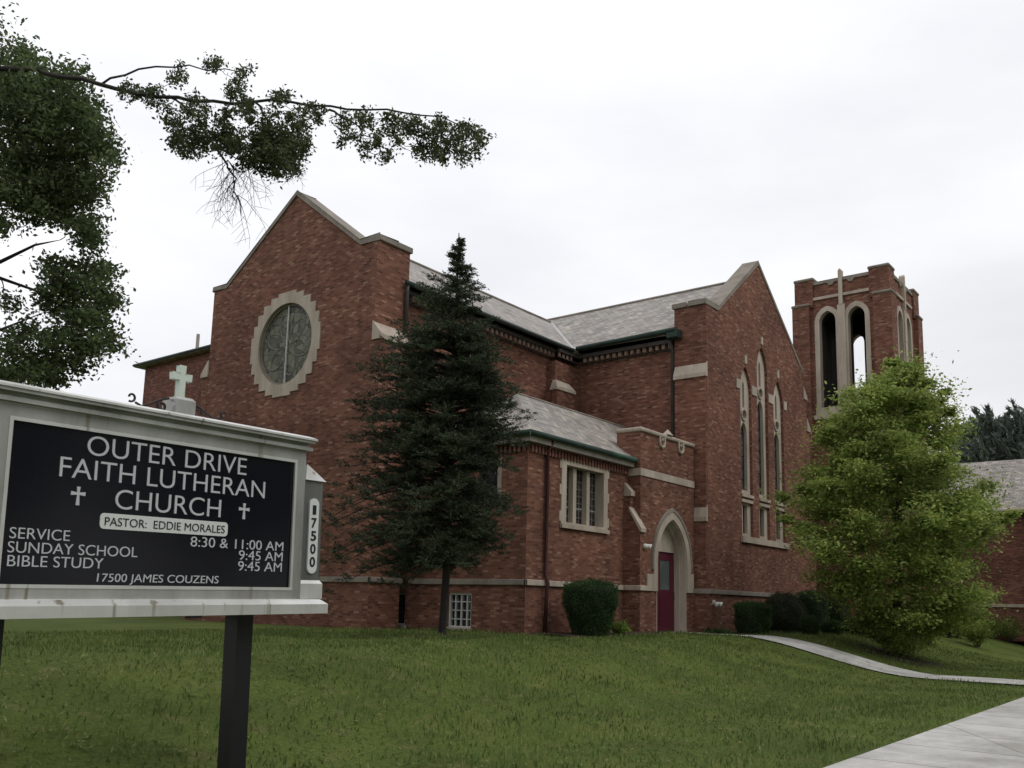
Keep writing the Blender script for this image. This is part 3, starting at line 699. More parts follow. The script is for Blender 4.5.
# ------------------------------------------------------------------ hall on the right
HL = thing('parish_hall', 'low brick hall with grey slate roof behind the leafy green tree at the right edge', 'building', (54, 4, 0))
q_ = MB(); q_.plate(FX(50), [rect(-14, 13.4, ZB, 5.75)], 0, -.4); q_.plate(FXp(58), [rect(-14, 13.4, ZB, 5.75)], 0, -.4)
q_.plate(FY(-14), [[(50.4, ZB), (57.6, ZB), (57.6, 5.9), (54, 8.6), (50.4, 5.9)]], 0, -.4); q_.plate(FYp(13.4), [[(50.4, ZB), (57.6, ZB), (57.6, 5.9), (54, 8.6), (50.4, 5.9)]], 0, -.4)
q_.build('wall', BRICK2, HL)
gable_roof(lambda u, v, n: (u, n, v), -14.3, 13.7, 54, 4.5, 8.95, .70).build('roof', SLATE, HL)
q_ = MB(); q_.tube([(49.45, -14.3, 5.8), (49.45, 13.7, 5.8)], .1, 6); q_.build('gutter', FASCIA, HL)
for yy in (-11, -7, -3, 1, 4.0):
    q_ = MB(); q_.plate(FX(50), [rect(yy-.7, yy+.7, 1.5, 3.6), rect(yy-.58, yy+.58, 1.62, 3.48)], .04, -.02)
    f_ = q_.build('window_frame', STONE, HL); q_ = MB(); q_.plate(FX(50), [rect(yy-.6, yy+.6, 1.6, 3.5)], .012, .003); q_.build('glass', SQG, f_)
q_ = MB(); q_.box(49.93, 50.01, -14, 13.4, 1.2, 1.35); q_.build('base_course', STONE, HL)
# ------------------------------------------------------------------ security lights
def seclight(p, face, label):
    T = thing('security_light', label, 'floodlight', p, 'white floodlights on the brick walls')
    x, y, z = p
    q = MB(); q.box(x-.07, x+.07, y-.03, y+.0, z-.07, z+.07); q.build('mounting_box', LAMPW, T)
    for s in (-1, 1):
        q = MB(); d = Vector((s*.5, -.8, -.35)).normalized(); a = Vector((x+s*.03, y-.03, z))
        q.tube([a, a+d*.08, a+d*.085, a+d*.2, a+d*.24], [.02, .02, .045, .085, .09], 12); q.build('lamp_head', LAMPW, T, True)
seclight((23.86, 13.718, 2.60), 0, 'white twin floodlight on the brick left of the arched maroon door')
seclight((27.75, 13.308, .98), 0, 'small white twin floodlight low on the wall under the base course right of the door')
# ------------------------------------------------------------------ church sign
SO = EYE+Vector((5.08235171, 6.38275296, 0.09194983)); 
SU0 = Vector((.9993894, .03494033, 0)); SN = Vector((.03494033, -.9993894, 0))   # SN: out of the face, towards the street
TILT = math.atan(.02); SU = SU0*math.cos(TILT)+Vector((0, 0, 1))*math.sin(TILT); SV = Vector((0, 0, 1))*math.cos(TILT)-SU0*math.sin(TILT)
def FS(u, v, n): return tuple(SO+SU*u+SV*v+SN*n)
def mmetal(name, c0, c1, rough=.34):
    m, t, b = mat(name, rough, .5, .5)
    g = noise(t, 2.0, 6, .65, objc(t), (1, 1, .35)); c = ramp_node(t, g, [(.28, c0), (.62, c1)])
    r_ = noise(t, 3.2, 3, .5, objc(t), (3.2, 3.2, .15))
    c = mixc(t, ramp_node(t, r_, [(.62, (0, 0, 0)), (.70, (.75, .75, .75))]), c, (.16, .12, .055))
    t.links.new(c, b.inputs['Base Color']); return m
SM = mmetal('sign_metal', (.24, .24, .22), (.48, .48, .45))
SMD = mmetal('post_metal', (.12, .12, .117), (.20, .20, .19))
SMW = mmetal('sign_metal_bright', (.52, .52, .49), (.72, .72, .69))
bm_, t, b = mat('sign_face', .16, .42); b.inputs['Base Color'].default_value = (.005, .005, .009, 1)
bump(t, b, noise(t, 1.1, 2, .5, objc(t)), .12, .06)
LET, t, b = mat('sign_letters', .5, .3)
b.inputs['Base Color'].default_value = (.50, .51, .53, 1)
BLK, t, b = mat('black_paint', .45, .4); b.inputs['Base Color'].default_value = (.008, .008, .01, 1)
PLQ, t, b = mat('plaque_white', .45, .4); b.inputs['Base Color'].default_value = (.62, .64, .62, 1)
CRW, t, b = mat('cross_white', .5, .35); b.inputs['Base Color'].default_value = (.56, .62, .55, 1)
WI = mat('wrought_iron', .5, .4)[0]; WI.node_tree.nodes['Principled BSDF'].inputs['Base Color'].default_value = (.015, .01, .01, 1)
SG = thing('church_sign', 'white framed church notice sign with black panel, silver lettering and a small cross on top', 'sign', (SO.x-1.2, SO.y, -.85))
SC = lambda o: o
q_ = MB(); q_.plate(FS, [rect(-2.52, .13, -.10, 1.2), rect(-2.40, .02, 0, 1.09)], 0, -.36); FRM = q_.build('frame', SM, SG, bevel=.008)
q_ = MB(); q_.plate(FS, [rect(-2.42, .04, -.02, 1.11), rect(-2.395, .015, .005, 1.085)], .006, -.01); q_.build('trim', SMW, FRM)
q_ = MB(); q_.plate(FS, [rect(-2.41, .03, -.01, 1.10)], -.02, -.34); PNL = q_.build('panel', bm_, SG)
q_ = MB()
q_.plate(FS, [rect(-2.57, .17, 1.202, 1.232)], .05, -.41); q_.plate(FS, [rect(-2.54, .15, 1.233, 1.262)], .02, -.38); q_.plate(FS, [rect(-2.61, .165, 1.263, 1.285)], .085, -.45)
q_.build('cornice', SM, SG, bevel=.005)
# cap with a sloping top
def slope_box(u0, u1, v0, v1, v2, nf, nb, ins):
    mb = MB(); k = 0
    V = [FS(u0, v0, nf), FS(u1, v0, nf), FS(u1, v0, nb), FS(u0, v0, nb), FS(u0, v1, nf), FS(u1, v1, nf), FS(u1, v1, nb), FS(u0, v1, nb), FS(u0+ins, v2, nf-ins), FS(u1-ins, v2, nf-ins), FS(u1-ins, v2, nb+ins), FS(u0+ins, v2, nb+ins)]
    mb.add(V, [(3, 2, 1, 0), (0, 1, 5, 4), (1, 2, 6, 5), (2, 3, 7, 6), (3, 0, 4, 7), (4, 5, 9, 8), (5, 6, 10, 9), (6, 7, 11, 10), (7, 4, 8, 11), (8, 9, 10, 11)]); return mb
slope_box(-2.63, .18, 1.286, 1.302, 1.325, .10, -.47, .05).build('cap', SMW, SG)
LG = slope_box(-2.72, .345, -.215, -.135, -.095, .13, -.49, .05).build('ledge', SMW, SG)
for u0 in (-2.45, -.43):
    q_ = MB(); q_.plate(FS, [rect(u0, u0+.16, -1.75, -.216)], -.1, -.26); q_.build('leg', BLK, SG)
q_ = MB(); q_.plate(FS, [rect(-1.03, -.93, -.235, -.216)], .12, .05); q_.build('bracket', BLK, SG)
# side posts with number plates
def rounded(u0, u1, v0, v1, n=6):
    r = (u1-u0)/2; c = (u0+u1)/2
    return [(c+r*math.cos(a), v1-r+r*math.sin(a)) for a in np.linspace(0, math.pi, n*2)]+[(c+r*math.cos(a), v0+r+r*math.sin(a)) for a in np.linspace(math.pi, 2*math.pi, n*2)]
def rrect(u0, u1, v0, v1, r, n=5):
    out = []
    for cx_, cy_, a0 in ((u1-r, v1-r, 0), (u0+r, v1-r, 90), (u0+r, v0+r, 180), (u1-r, v0+r, 270)):
        out += [(cx_+r*math.cos(R(a0+90*i/n)), cy_+r*math.sin(R(a0+90*i/n))) for i in range(n+1)]
    return out
def text(body, u0, u1, v0, capH, mat_, parent, n=.006, shear=0, th=.003, fit='both', name='lettering', bold=-.006):
    cu = bpy.data.curves.new('t', 'FONT'); cu.body = body; cu.size = 1; cu.offset = bold; cu.resolution_u = 6; cu.shear = shear; cu.space_word = 1.0
    ob = bpy.data.objects.new('t', cu); S.collection.objects.link(ob); bpy.context.view_layer.update()
    dg = bpy.context.evaluated_depsgraph_get(); me = bpy.data.meshes.new_from_object(ob.evaluated_get(dg))
    bpy.data.objects.remove(ob); bpy.data.curves.remove(cu)
    co = np.empty(len(me.vertices)*3); me.vertices.foreach_get('co', co); co = co.reshape(-1, 3)
    xa, xb = co[:, 0].min(), co[:, 0].max()
    # cap height of the built-in font is about 0.729
    sx = (u1-u0)/(xb-xa); sy = capH/.729
    V = []; 
    for x, y, z in co: V.append(FS(u0+(x-xa)*sx, v0+y*sy, n))
    nv = len(V)
    for x, y, z in co: V.append(FS(u0+(x-xa)*sx, v0+y*sy, n-th-.003))
    F = []
    edges = {}
    for p in me.polygons:
        vs = list(p.vertices); F.append(tuple(vs))
        for i in range(len(vs)):
            e = (vs[i], vs[(i+1) % len(vs)]); edges[e] = 1
    for (a, b2) in list(edges):
        if (b2, a) not in edges: F.append((a, b2, b2+nv, a+nv))
    bpy.data.meshes.remove(me)
    me2 = bpy.data.meshes.new(name); me2.from_pydata(V, [], F)
    o = finish(name, me2, mat_, parent); o['label'] = 'lettering reading '+body; return o
def panel_text(*a, **k): return text(*a, parent=PNL, mat_=LET, n=-.014, **k)
panel_text('OUTER DRIVE', -1.865, -.485, .92, .15)
panel_text('FAITH LUTHERAN', -2.05, -.285, .745, .15)
panel_text('CHURCH', -1.625, -.715, .555, .152)
panel_text('SERVICE', -2.348, -1.94, .305, .078)
panel_text('SUNDAY SCHOOL', -2.352, -1.42, .212, .078)
panel_text('BIBLE STUDY', -2.347, -1.68, .122, .078)
panel_text('8:30 & 11:00 AM', -.975, -.06, .312, .082)
panel_text('9:45 AM', -.515, -.062, .224, .082)
panel_text('9:45 AM', -.517, -.066, .136, .082)
panel_text('17500 JAMES COUZENS', -1.72, -.70, .030, .062, shear=.06)
q_ = MB(); q_.plate(FS, [rrect(-1.73, -.64, .405, .518, .03)], -.013, -.021); PP = q_.build('name_plate', PLQ, PNL); PP['label'] = 'white rounded name plate reading PASTOR: EDDIE MORALES'
text('PASTOR:  EDDIE MORALES', -1.695, -.67, .430, .064, BLK, PNL, n=-.009)
for u in (-1.905, -.487):
    q_ = MB(); v = .625; w = .011; W2_ = .022
    q_.plate(FS, [[(u-.013, v-.068), (u+.013, v-.068), (u+.008, v+.005), (u+.052, v+.0), (u+.052, v+.028), (u+.008, v+.022), (u+.013, v+.062), (u-.013, v+.062), (u-.008, v+.022), (u-.052, v+.028), (u-.052, v+.0), (u-.008, v+.005)]], -.013, -.021)
    q_.build('panel_cross', LET, PNL)
for u0 in (.215, -2.80):
    q_ = MB(); q_.plate(FS, [rect(u0, u0+.20, -.094, .96)], -.08, -.28); P0 = q_.build('side_post', SMD, SG, bevel=.006)
    q_ = MB(); a, b_ = u0-.025, u0+.225
    q_.add([FS(a, .96, -.055), FS(b_, .96, -.055), FS(b_, .96, -.305), FS(a, .96, -.305), FS(u0+.10, 1.12, -.18)], [(0, 1, 4), (1, 2, 4), (2, 3, 4), (3, 0, 4), (3, 2, 1, 0)]); q_.build('post_cap', SM, P0)
    slope_box(u0-.03, u0+.225, -.093, .04, .07, -.055, -.305, .02).build('post_base', SMW, P0)
    if u0 > 0:
        q_ = MB(); q_.plate(FS, [rounded(u0+.045, u0+.155, .13, .80)], -.062, -.08); q_.build('number_plate', PLQ, P0)
        for i, ch in enumerate('17500'):
            w_d = .040 if ch == '1' else .062
            text(ch, u0+.10-w_d/2, u0+.10+w_d/2, .655-i*.116, .088, BLK, P0, n=-.058, name='digit', bold=.006 if ch == '1' else .02)
# cross and scrolls
q_ = slope_box(-1.135, -.955, 1.322, 1.465, 1.49, -.09, -.27, .02); q_.build('cross_base', SM, SG)
q_ = MB(); c_ = -1.045
q_.plate(FS, [[(c_-.026, 1.489), (c_+.026, 1.489), (c_+.026, 1.635), (c_+.085, 1.635), (c_+.085, 1.69), (c_+.026, 1.69), (c_+.026, 1.752), (c_-.026, 1.752), (c_-.026, 1.69), (c_-.085, 1.69), (c_-.085, 1.635), (c_-.026, 1.635)]], -.155, -.205); q_.build('cross', CRW, SG, bevel=.005)
for s in (-1, 1):
    q_ = MB()
    def sp(cu_, cv_, r0, r1, t0, t1, n=18): return [FS(cu_+(r0+(r1-r0)*i/n)*math.cos(t0+(t1-t0)*i/n)*s, cv_+(r0+(r1-r0)*i/n)*math.sin(t0+(t1-t0)*i/n), -.17) for i in range(n+1)]
    C = c_
    q_.tube(sp(C+s*.42, 1.425, .018, .036, 0, 5.2), .009, 6)
    q_.tube([FS(C+s*.385, 1.39, -.17), FS(C+s*.33, 1.37, -.17), FS(C+s*.26, 1.40, -.17), FS(C+s*.19, 1.44, -.17), FS(C+s*.10, 1.47, -.17)], .0095, 6)
    q_.tube(sp(C+s*.16, 1.40, .02, .042, 1, 6.9), .011, 6)
    q_.tube([FS(C+s*.33, 1.37, -.17), FS(C+s*.33, 1.32, -.17)], .009, 6)
    q_.build('scrollwork', WI, SG, True)
# ------------------------------------------------------------------ vegetation
def leaf_axes(n, size, aspect=.55, flat=0, up=None):
    a = unit(n); a[:, 2] *= (1-flat); a /= np.linalg.norm(a, axis=1)[:, None]
    r = unit(n)
    if flat: r = r*(1-flat)+np.array([0, 0, 1.])*flat
    b_ = np.cross(a, r); b_ /= np.linalg.norm(b_, axis=1)[:, None]+1e-9
    s = size*rng.uniform(.6, 1.25, n)[:, None]
    return a*s, b_*s*aspect
def clumps(centres, radii, per, squash=.75, hollow=.0):
    """points scattered in clumps"""
    c = np.asarray(centres, float); r = np.asarray(radii, float); k = np.repeat(np.arange(len(c)), per)
    p = rng.normal(0, .5, (len(k), 3))*r[k][:, None]; p[:, 2] *= squash
    return c[k]+p
class Tree:
    """a woody skeleton that reaches every foliage clump"""
    def __init__(s, path, radii):
        s.nodes = [Vector(p) for p in path]; s.rad = list(radii); s.par = [i-1 for i in range(len(path))]; s.mb = MB()
        s.mb.tube(s.nodes, s.rad, 9)
    def reach(s, target, r_end=.008, jit=.12, steps=5, rfac=.55, minr=.012, from_=0):
        T = Vector(target)
        best = min(range(from_, len(s.nodes)), key=lambda i: (s.nodes[i]-T).length+ (.35*max(0, s.nodes[i].z-T.z)))
        A = s.nodes[best]; r0 = max(s.rad[best]*rfac, minr); L = (T-A).length
        if L < .05: return best
        prev = A; pts = [A]; rs = [r0]
        for i in range(1, steps+1):
            f = i/steps; p = A.lerp(T, f)+Vector((random.uniform(-1, 1), random.uniform(-1, 1), random.uniform(-.5, 1)))*L*jit*(1-f*.7)*(.5 if i == steps else 1)
            pts.append(p); rs.append(r0+(r_end-r0)*f**.8)
        s.mb.tube(pts, rs, 6 if r0 > .02 else 4, False)
        for p, r in zip(pts[1:], rs[1:]): s.nodes.append(p); s.rad.append(r)
        return len(s.nodes)-1
# --- conifer in front of the annex
def conifer():
    base = Vector((15.25, 13.75, 0)); 
    D = 20.0
    top = at(459, 233, D)
    T = thing('conifer', 'tall dark ragged evergreen with bare lower trunk in front of the church wall', 'tree', base)
    n = 14; axis = []
    b0 = at(444, 622, D); b0.z = 0.0
    T.location = base = b0.copy()
    for i in range(n+1):
        f = i/n; p = b0.lerp(top, f)+Vector((.09*math.sin(f*7), .06*math.sin(f*5+1), 0))*(1-f); axis.append(p)
    tr = MB(); tr.tube(axis, [.085*(1-i/n)**.8+.010 for i in range(n+1)], 9)
    prof = [(233, 1, 1), (245, 4, 4), (260, 8, 10), (275, 13, 15), (290, 40, 18), (305, 26, 28), (320, 48, 34), (340, 55, 42), (360, 75, 54), (380, 82, 57), (400, 86, 62), (430, 80, 66), (460, 90, 62), (480, 112, 60), (500, 120, 64), (520, 120, 58), (540, 110, 36), (556, 80, 12)]
    twA, twB, twC = [], [], []
    H = 622-233
    def width(y):
        for a, b_ in zip(prof, prof[1:]):
            if a[0] <= y <= b_[0]:
                f = (y-a[0])/(b_[0]-a[0]); return a[1]+(b_[1]-a[1])*f, a[2]+(b_[2]-a[2])*f
        return 0, 0
    y = 240.
    while y < 556:
        f = (622-y)/H; i = f*n; p = axis[int(i)].lerp(axis[min(n, int(i)+1)], i-int(i))
        wl, wr = width(y)
        nb = (2 if random.random() < .8 else 3) if y < 330 else 6
        for k in range(nb):
            a = random.uniform(0, 2*math.pi); side = math.cos(a)
            w = (wr if side > 0 else wl)*abs(side)+(wl+wr)/2*(1-abs(side))
            L = w/45.9*random.uniform(.5, 1.15)
            d = (Vector((RT.x, RT.y, 0)).normalized()*math.cos(a)+Vector((_f0.x, _f0.y, 0))*math.sin(a))
            rise = .35 if y < 330 else random.uniform(-.25, .25)
            if y > 470: rise = random.uniform(-.35, .0)
            m_ = 6; pts = [p+d*L*j/m_+Vector((0, 0, rise*L*(j/m_)**1.3+.10*L*math.sin(3*j/m_))) for j in range(m_+1)]
            tr.tube(pts, [.020*(1-j/m_)*min(1, L)+.004 for j in range(m_+1)], 4, False)
            for j in range(1, m_+1):
                if j == 1 and L > .7: continue
                q = pts[j]
                for sd in (-1, 1, 0, random.choice((-1, 1))):
                    tl = (.10+.30*min(L, 1.4)*(1.1-.55*j/m_))*random.uniform(.5, 1.15)
                    an = sd*random.uniform(.5, 1.2); dd = Vector((d.x*math.cos(an)-d.y*math.sin(an), d.x*math.sin(an)+d.y*math.cos(an), random.uniform(-.15, .5))).normalized()
                    twA.append(q); twB.append(q+dd*tl); twC.append(dd)
        y += (3.4 if y < 300 else 3.0)*random.uniform(.6, 1.5)
    tr.build('trunk', BARKD, T)
    A = np.array([tuple(v) for v in twA]); B = np.array([tuple(v) for v in twB]); C_ = np.array([tuple(v) for v in twC])
    L_ = np.linalg.norm(B-A, axis=1); per = np.maximum(5, (L_*100).astype(int)); k = np.repeat(np.arange(len(A)), per); f = rng.uniform(0, 1.02, len(k))[:, None]
    P = A[k]+(B-A)[k]*f+rng.normal(0, .022, (len(k), 3))*(1.3-f)+rng.normal(0, .006, (len(k), 3))
    n_ = len(P); a_ = C_[k]*.9+rng.normal(0, .55, (n_, 3)); a_ /= np.linalg.norm(a_, axis=1)[:, None]
    b_ = np.cross(a_, unit(n_)); b_ /= np.linalg.norm(b_, axis=1)[:, None]+1e-9; s_ = rng.uniform(.022, .045, n_)[:, None]
    quads(P, a_*s_, b_*s_*.26, 'crown', L_CON, T)
conifer()
# --- leafy maple on the right
def maple():
    D = 28.0
    b0 = at(897, 645, D); b0.z = ground_z(b0.x, b0.y)-.02
    T = thing('maple_tree', 'bushy bright green leafy tree with yellowish tips in front of the belfry tower', 'tree', b0)
    tp = at(905, 385, D)
    path = [b0.lerp(tp, f)+Vector((.1*math.sin(f*6), .1*math.sin(f*4), 0)) for f in np.linspace(0, 1, 9)]
    tr = Tree(path, [.15*(1-i/9)+.02 for i in range(9)])
    rows = [(372, 888, 920), (382, 868, 932), (392, 852, 938), (402, 845, 940), (415, 832, 952), (430, 820, 960), (448, 815, 970), (465, 812, 975), (480, 800, 984), (495, 786, 992), (510, 782, 1008), (525, 784, 1006), (540, 788, 990), (555, 800, 982), (572, 812, 985), (590, 826, 988), (606, 845, 990), (620, 855, 985), (632, 870, 965)]
    cs, rs = [], []
    for y, xl, xr in rows:
        w = (xr-xl)/2; c = (xl+xr)/2; hwm = w/36
        k = max(4, int(w/4.6))
        for _ in range(k):
            a = random.uniform(0, 2*math.pi); rr = math.sqrt(random.uniform(.10, 1))
            dx = math.cos(a)*rr*w*.95; dd = math.sin(a)*rr*min(hwm*1.1, 3.2)*.9
            cs.append(at(c+dx, y+random.uniform(-11, 9), D+dd)); rs.append(random.uniform(.30, .66)*(1 if w > 34 else .65))
    # stray sprays at the edge
    for x, y in ((945, 392), (938, 402), (950, 412), (928, 412), (1012, 515), (1005, 520), (783, 497), (786, 520), (906, 366), (897, 374), (915, 374)):
        cs.append(at(x, y, D+random.uniform(-.6, .6))); rs.append(.19)
    order = sorted(range(len(cs)), key=lambda i: (cs[i]-path[3]).length)
    for i in order: tr.reach(cs[i], .006, .1, 5, .5, .012, 2)
    tr.mb.build('trunk', BARK, T)
    P = np.concatenate([clumps(cs, rs, 320, .50), clumps(cs[::3], [.8]*len(cs[::3]), 130, .7)]); n_ = len(P)
    a_, b_ = leaf_axes(n_, .064, .62, .5)
    quads(P, a_, b_, 'crown', L_MAPLE, T)
    cs2 = [c for c in cs if random.random() < .45]
    P = clumps([c+Vector((0, 0, .12)) for c in cs2], [.42]*len(cs2), 70, .22)
    a_, b_ = leaf_axes(len(P), .058, .6, .6)
    o = quads(P, a_, b_, 'young_leaves', L_TIP, T)
maple()
# --- big shade tree, upper left
def shade_tree():
    D = 12.5
    b0 = at(-230, 600, D); b0.z = ground_z(b0.x, b0.y)-.05
    T = thing('shade_tree', 'big dark green broadleaf tree reaching in from the left edge above the sign', 'tree', b0)
    path = [b0, at(-215, 500, D), at(-190, 400, D), at(-150, 300, D), at(-120, 200, D), at(-100, 90, D), at(-90, 0, D)]
    tr = Tree(path, [.26, .22, .19, .16, .12, .08, .04])
    for lp in ([(-150, 300), (-70, 285), (0, 262), (35, 245), (60, 240)], [(-170, 350), (-90, 350), (0, 330), (45, 312)], [(-165, 330), (-80, 300), (0, 278), (40, 292), (75, 315)], [(-120, 200), (-50, 190), (10, 150), (60, 120)], [(-185, 390), (-100, 400), (0, 372), (30, 352)]):
        pts = [at(x, y, D+i*.15) for i, (x, y) in enumerate(lp)]; rr = [.040*(1-i/(len(pts)-1))**.8+.004 for i in range(len(pts))]
        tr.mb.tube(pts, rr, 7)
        for p, r in zip(pts, rr): tr.nodes.append(p); tr.rad.append(r)
    bl = [(15, 75, 36), (60, 95, 34), (20, 120, 42), (75, 125, 34), (100, 146, 20), (108, 160, 11), (50, 160, 42), (90, 182, 20), (20, 180, 36), (75, 212, 24), (93, 225, 11), (30, 205, 22), (55, 195, 28),
          (72, 278, 24), (100, 270, 14), (98, 298, 20), (60, 300, 22), (88, 330, 26), (108, 345, 12), (112, 300, 9), (60, 345, 24), (20, 366, 24), (80, 358, 16), (48, 372, 20), (5, 385, 20), (8, 300, 9), (25, 330, 12), (6, 225, 12), (90, 240, 14), (45, 262, 8), (12, 345, 12),
          (-60, 60, 60), (-70, 150, 70), (-60, 240, 50), (-80, 330, 60), (-50, 390, 40), (-150, 60, 70), (-160, 180, 70), (-30, 30, 40), (-170, 290, 60), (-20, 150, 40)]
    cs, rs = [], []
    for x, y, r in bl:
        k = max(5, int(r*r/17)) if x > -20 else max(4, int(r*r/260))
        for _ in range(k):
            a = random.uniform(0, 6.283); q = math.sqrt(random.random())*r*.85
            cs.append(at(x+q*math.cos(a), y+q*math.sin(a), D+random.gauss(0, .55))); rs.append(random.uniform(.10, .19) if x > -20 else .35)
    for i in sorted(range(len(cs)), key=lambda i: (cs[i]-path[3]).length): tr.reach(cs[i], .004, .1, 5, .45, .008)
    tr.mb.build('trunk', BARKD, T)
    P = clumps(cs, [q*1.3 for q in rs], 46, .7); n_ = len(P)
    a_, b_ = leaf_axes(n_, .036, .6, .2)
    quads(P, a_, b_, 'crown', L_BIG, T)
shade_tree()
# --- long bough hanging in along the top
def over_tree():
    D = 11.0
    b0 = at(-420, 600, 10.5); b0.z = ground_z(b0.x, b0.y)-.05
    T = thing('street_tree', 'street tree with one long leafy bough and bare hanging twigs above the rose window gable', 'tree', b0)
    path = [b0, at(-400, 450, 10.5), at(-380, 300, 10.5), at(-300, 170, 10.6), at(-180, 90, 10.8), at(-60, 66, 11), at(40, 70, 11)]
    tr = Tree(path, [.24, .21, .17, .11, .07, .042, .026])
    limbs = [[(40, 70), (100, 84), (160, 96), (215, 104), (270, 100), (330, 108), (385, 112), (440, 118), (482, 134)],
             [(170, 97), (192, 112), (206, 132), (218, 150), (236, 158), (256, 166)], [(255, 102), (268, 118), (276, 138), (288, 158)], [(385, 112), (400, 124), (418, 136), (440, 146)], [(330, 108), (350, 122), (372, 138)], [(215, 148), (226, 160), (234, 178), (238, 196), (241, 214)], [(100, 84), (140, 70), (190, 66), (240, 72)]]
    for li, lp in enumerate(limbs):
        lp = [(lp[i][0]*(1-f)+lp[i+1][0]*f+random.gauss(0, 1.5), lp[i][1]*(1-f)+lp[i+1][1]*f+random.gauss(0, 1.5)) for i in range(len(lp)-1) for f in (0, .33, .66)]+[lp[-1]]
        r0 = .024 if li == 0 else .011
        pts = [at(x, y, D+random.uniform(-.06, .06)) for x, y in lp]; rr = [r0*(1-i/len(pts))+.004 for i in range(len(pts))]
        tr.mb.tube(pts, rr, 6, False)
        for p, q_r in zip(pts, rr): tr.nodes.append(p); tr.rad.append(q_r)
    nb = len(path)
    # bare twig sprays
    for i in range(60):
        x0, y0 = random.choice([(228, 160), (234, 168), (234, 180), (238, 195), (222, 158), (246, 166), (256, 168), (285, 160), (292, 165)])
        if x0 > 280: ang = random.uniform(.2, 1.4); L = random.uniform(12, 26)
        else: ang = random.uniform(.3, 2.8); L = random.uniform(18, 56)
        pts = []; x, y = x0, y0; a = ang; dd = D+random.uniform(-.2, .2)
        for j in range(6):
            pts.append(at(x, y, dd)); a += random.gauss(0, .25); a = a*.85+1.57*.15; x += math.cos(a)*L/5; y += math.sin(a)*L/5
        tr.mb.tube(pts, [.0045, .004, .0033, .0028, .0022, .0016], 3, False)
        for j in (2, 3, 4):
            a2 = a+random.choice((-1, 1))*random.uniform(.5, 1.1); p = pts[j]; q = p+RT*(math.cos(a2)*L/3/87)-UP*(math.sin(a2)*L/3/87)
            tr.mb.tube([p, p.lerp(q, .5)+Vector((random.gauss(0, .01), 0, .005)), q], [.0026, .002, .0014], 3, False)
    bl = [(178, 144, 9), (190, 150, 9), (186, 138, 9), (213, 142, 9), (238, 146, 11), (252, 156, 11), (268, 163, 13), (284, 166, 13), (296, 150, 12), (270, 146, 13), (303, 141, 8), (285, 140, 11), (250, 138, 9), (276, 176, 6), (200, 145, 10), (224, 142, 10), (262, 140, 12), (292, 138, 12), (278, 152, 12), (260, 150, 10), (230, 138, 9), (244, 164, 7), (292, 160, 9), (172, 138, 8), (262, 170, 7),
          (346, 143, 6), (352, 138, 6), (366, 149, 8), (385, 155, 7), (378, 142, 8), (400, 143, 7), (418, 146, 9), (438, 148, 10), (453, 146, 10), (464, 160, 6), (463, 152, 6), (480, 142, 7), (474, 150, 6), (428, 156, 6), (446, 158, 5),
          (130, 92, 10), (155, 100, 11), (178, 118, 11), (200, 108, 11), (200, 128, 10), (228, 122, 12), (250, 112, 12), (272, 122, 13), (296, 120, 12), (318, 112, 10), (342, 120, 9), (368, 122, 10), (392, 124, 11), (416, 126, 12), (440, 130, 12), (462, 132, 11), (478, 134, 8), (235, 92, 10), (285, 98, 10), (180, 74, 9), (215, 66, 9), (245, 72, 8)]
    cs, rs = [], []
    for x, y, r in bl:
        for _ in range(max(3, int(r*r/11))):
            a = random.uniform(0, 6.283); q = math.sqrt(random.random())*r
            cs.append(at(x+q*math.cos(a), y+q*math.sin(a), D+random.gauss(0, .3))); rs.append(random.uniform(.05, .09))
    for i in range(len(cs)): tr.reach(cs[i], .003, .12, 4, .5, .0045, nb)
    tr.mb.build('trunk', BARKD, T)
    P = clumps(cs, [q*1.2 for q in rs], 40, .9); a_, b_ = leaf_axes(len(P), .026, .55, .1)
    quads(P, a_, b_, 'crown', L_OVER, T)
over_tree()
# --- worn soil under the trees, fallen leaves
def soil(cx_, cy_, r_):
    V = [(cx_, cy_, gz(cx_, cy_)+.045)]; F = []; n_ = 28
    for ring_, dz_ in ((.5, .045), (1, .012)):
        for i in range(n_):
            a = 2*math.pi*i/n_; q = r_*ring_*(1+.12*math.sin(3*a+cx_)+.08*math.sin(7*a)); x, y = cx_+q*math.cos(a), cy_+q*math.sin(a); V.append((x, y, gz(x, y)+dz_))
    for i in range(n_):
        j = (i+1) % n_; F += [(0, 1+i, 1+j), (1+i, 1+n_+i, 1+n_+j, 1+j)]
    me = bpy.data.meshes.new('bare_soil'); me.from_pydata(V, [], F); o = finish('bare_soil', me, mm, None, True); o['kind'] = 'structure'
for nm in ('conifer', 'maple_tree'):
    l_ = bpy.data.objects[nm].location; soil(l_.x, l_.y, .95 if nm == 'conifer' else 1.3)
L_DRY = leaf_mat('fallen_leaf', (.10, .06, .025), (.22, .15, .05), (.32, .26, .08), .2)
nf = 500; fx = rng.uniform(5, 30, nf); fy = rng.uniform(4, 13.5, nf)
Pf = np.stack([fx, fy, np.array([gz(a, b_) for a, b_ in zip(fx, fy)])+rng.uniform(.04, .07, nf)], 1); af = unit(nf)*.035; af[:, 2] *= .3; bf = np.cross(af, [0, 0, 1.])*.7
tag(quads(Pf, af, bf, 'fallen_leaves', L_DRY), kind='stuff')
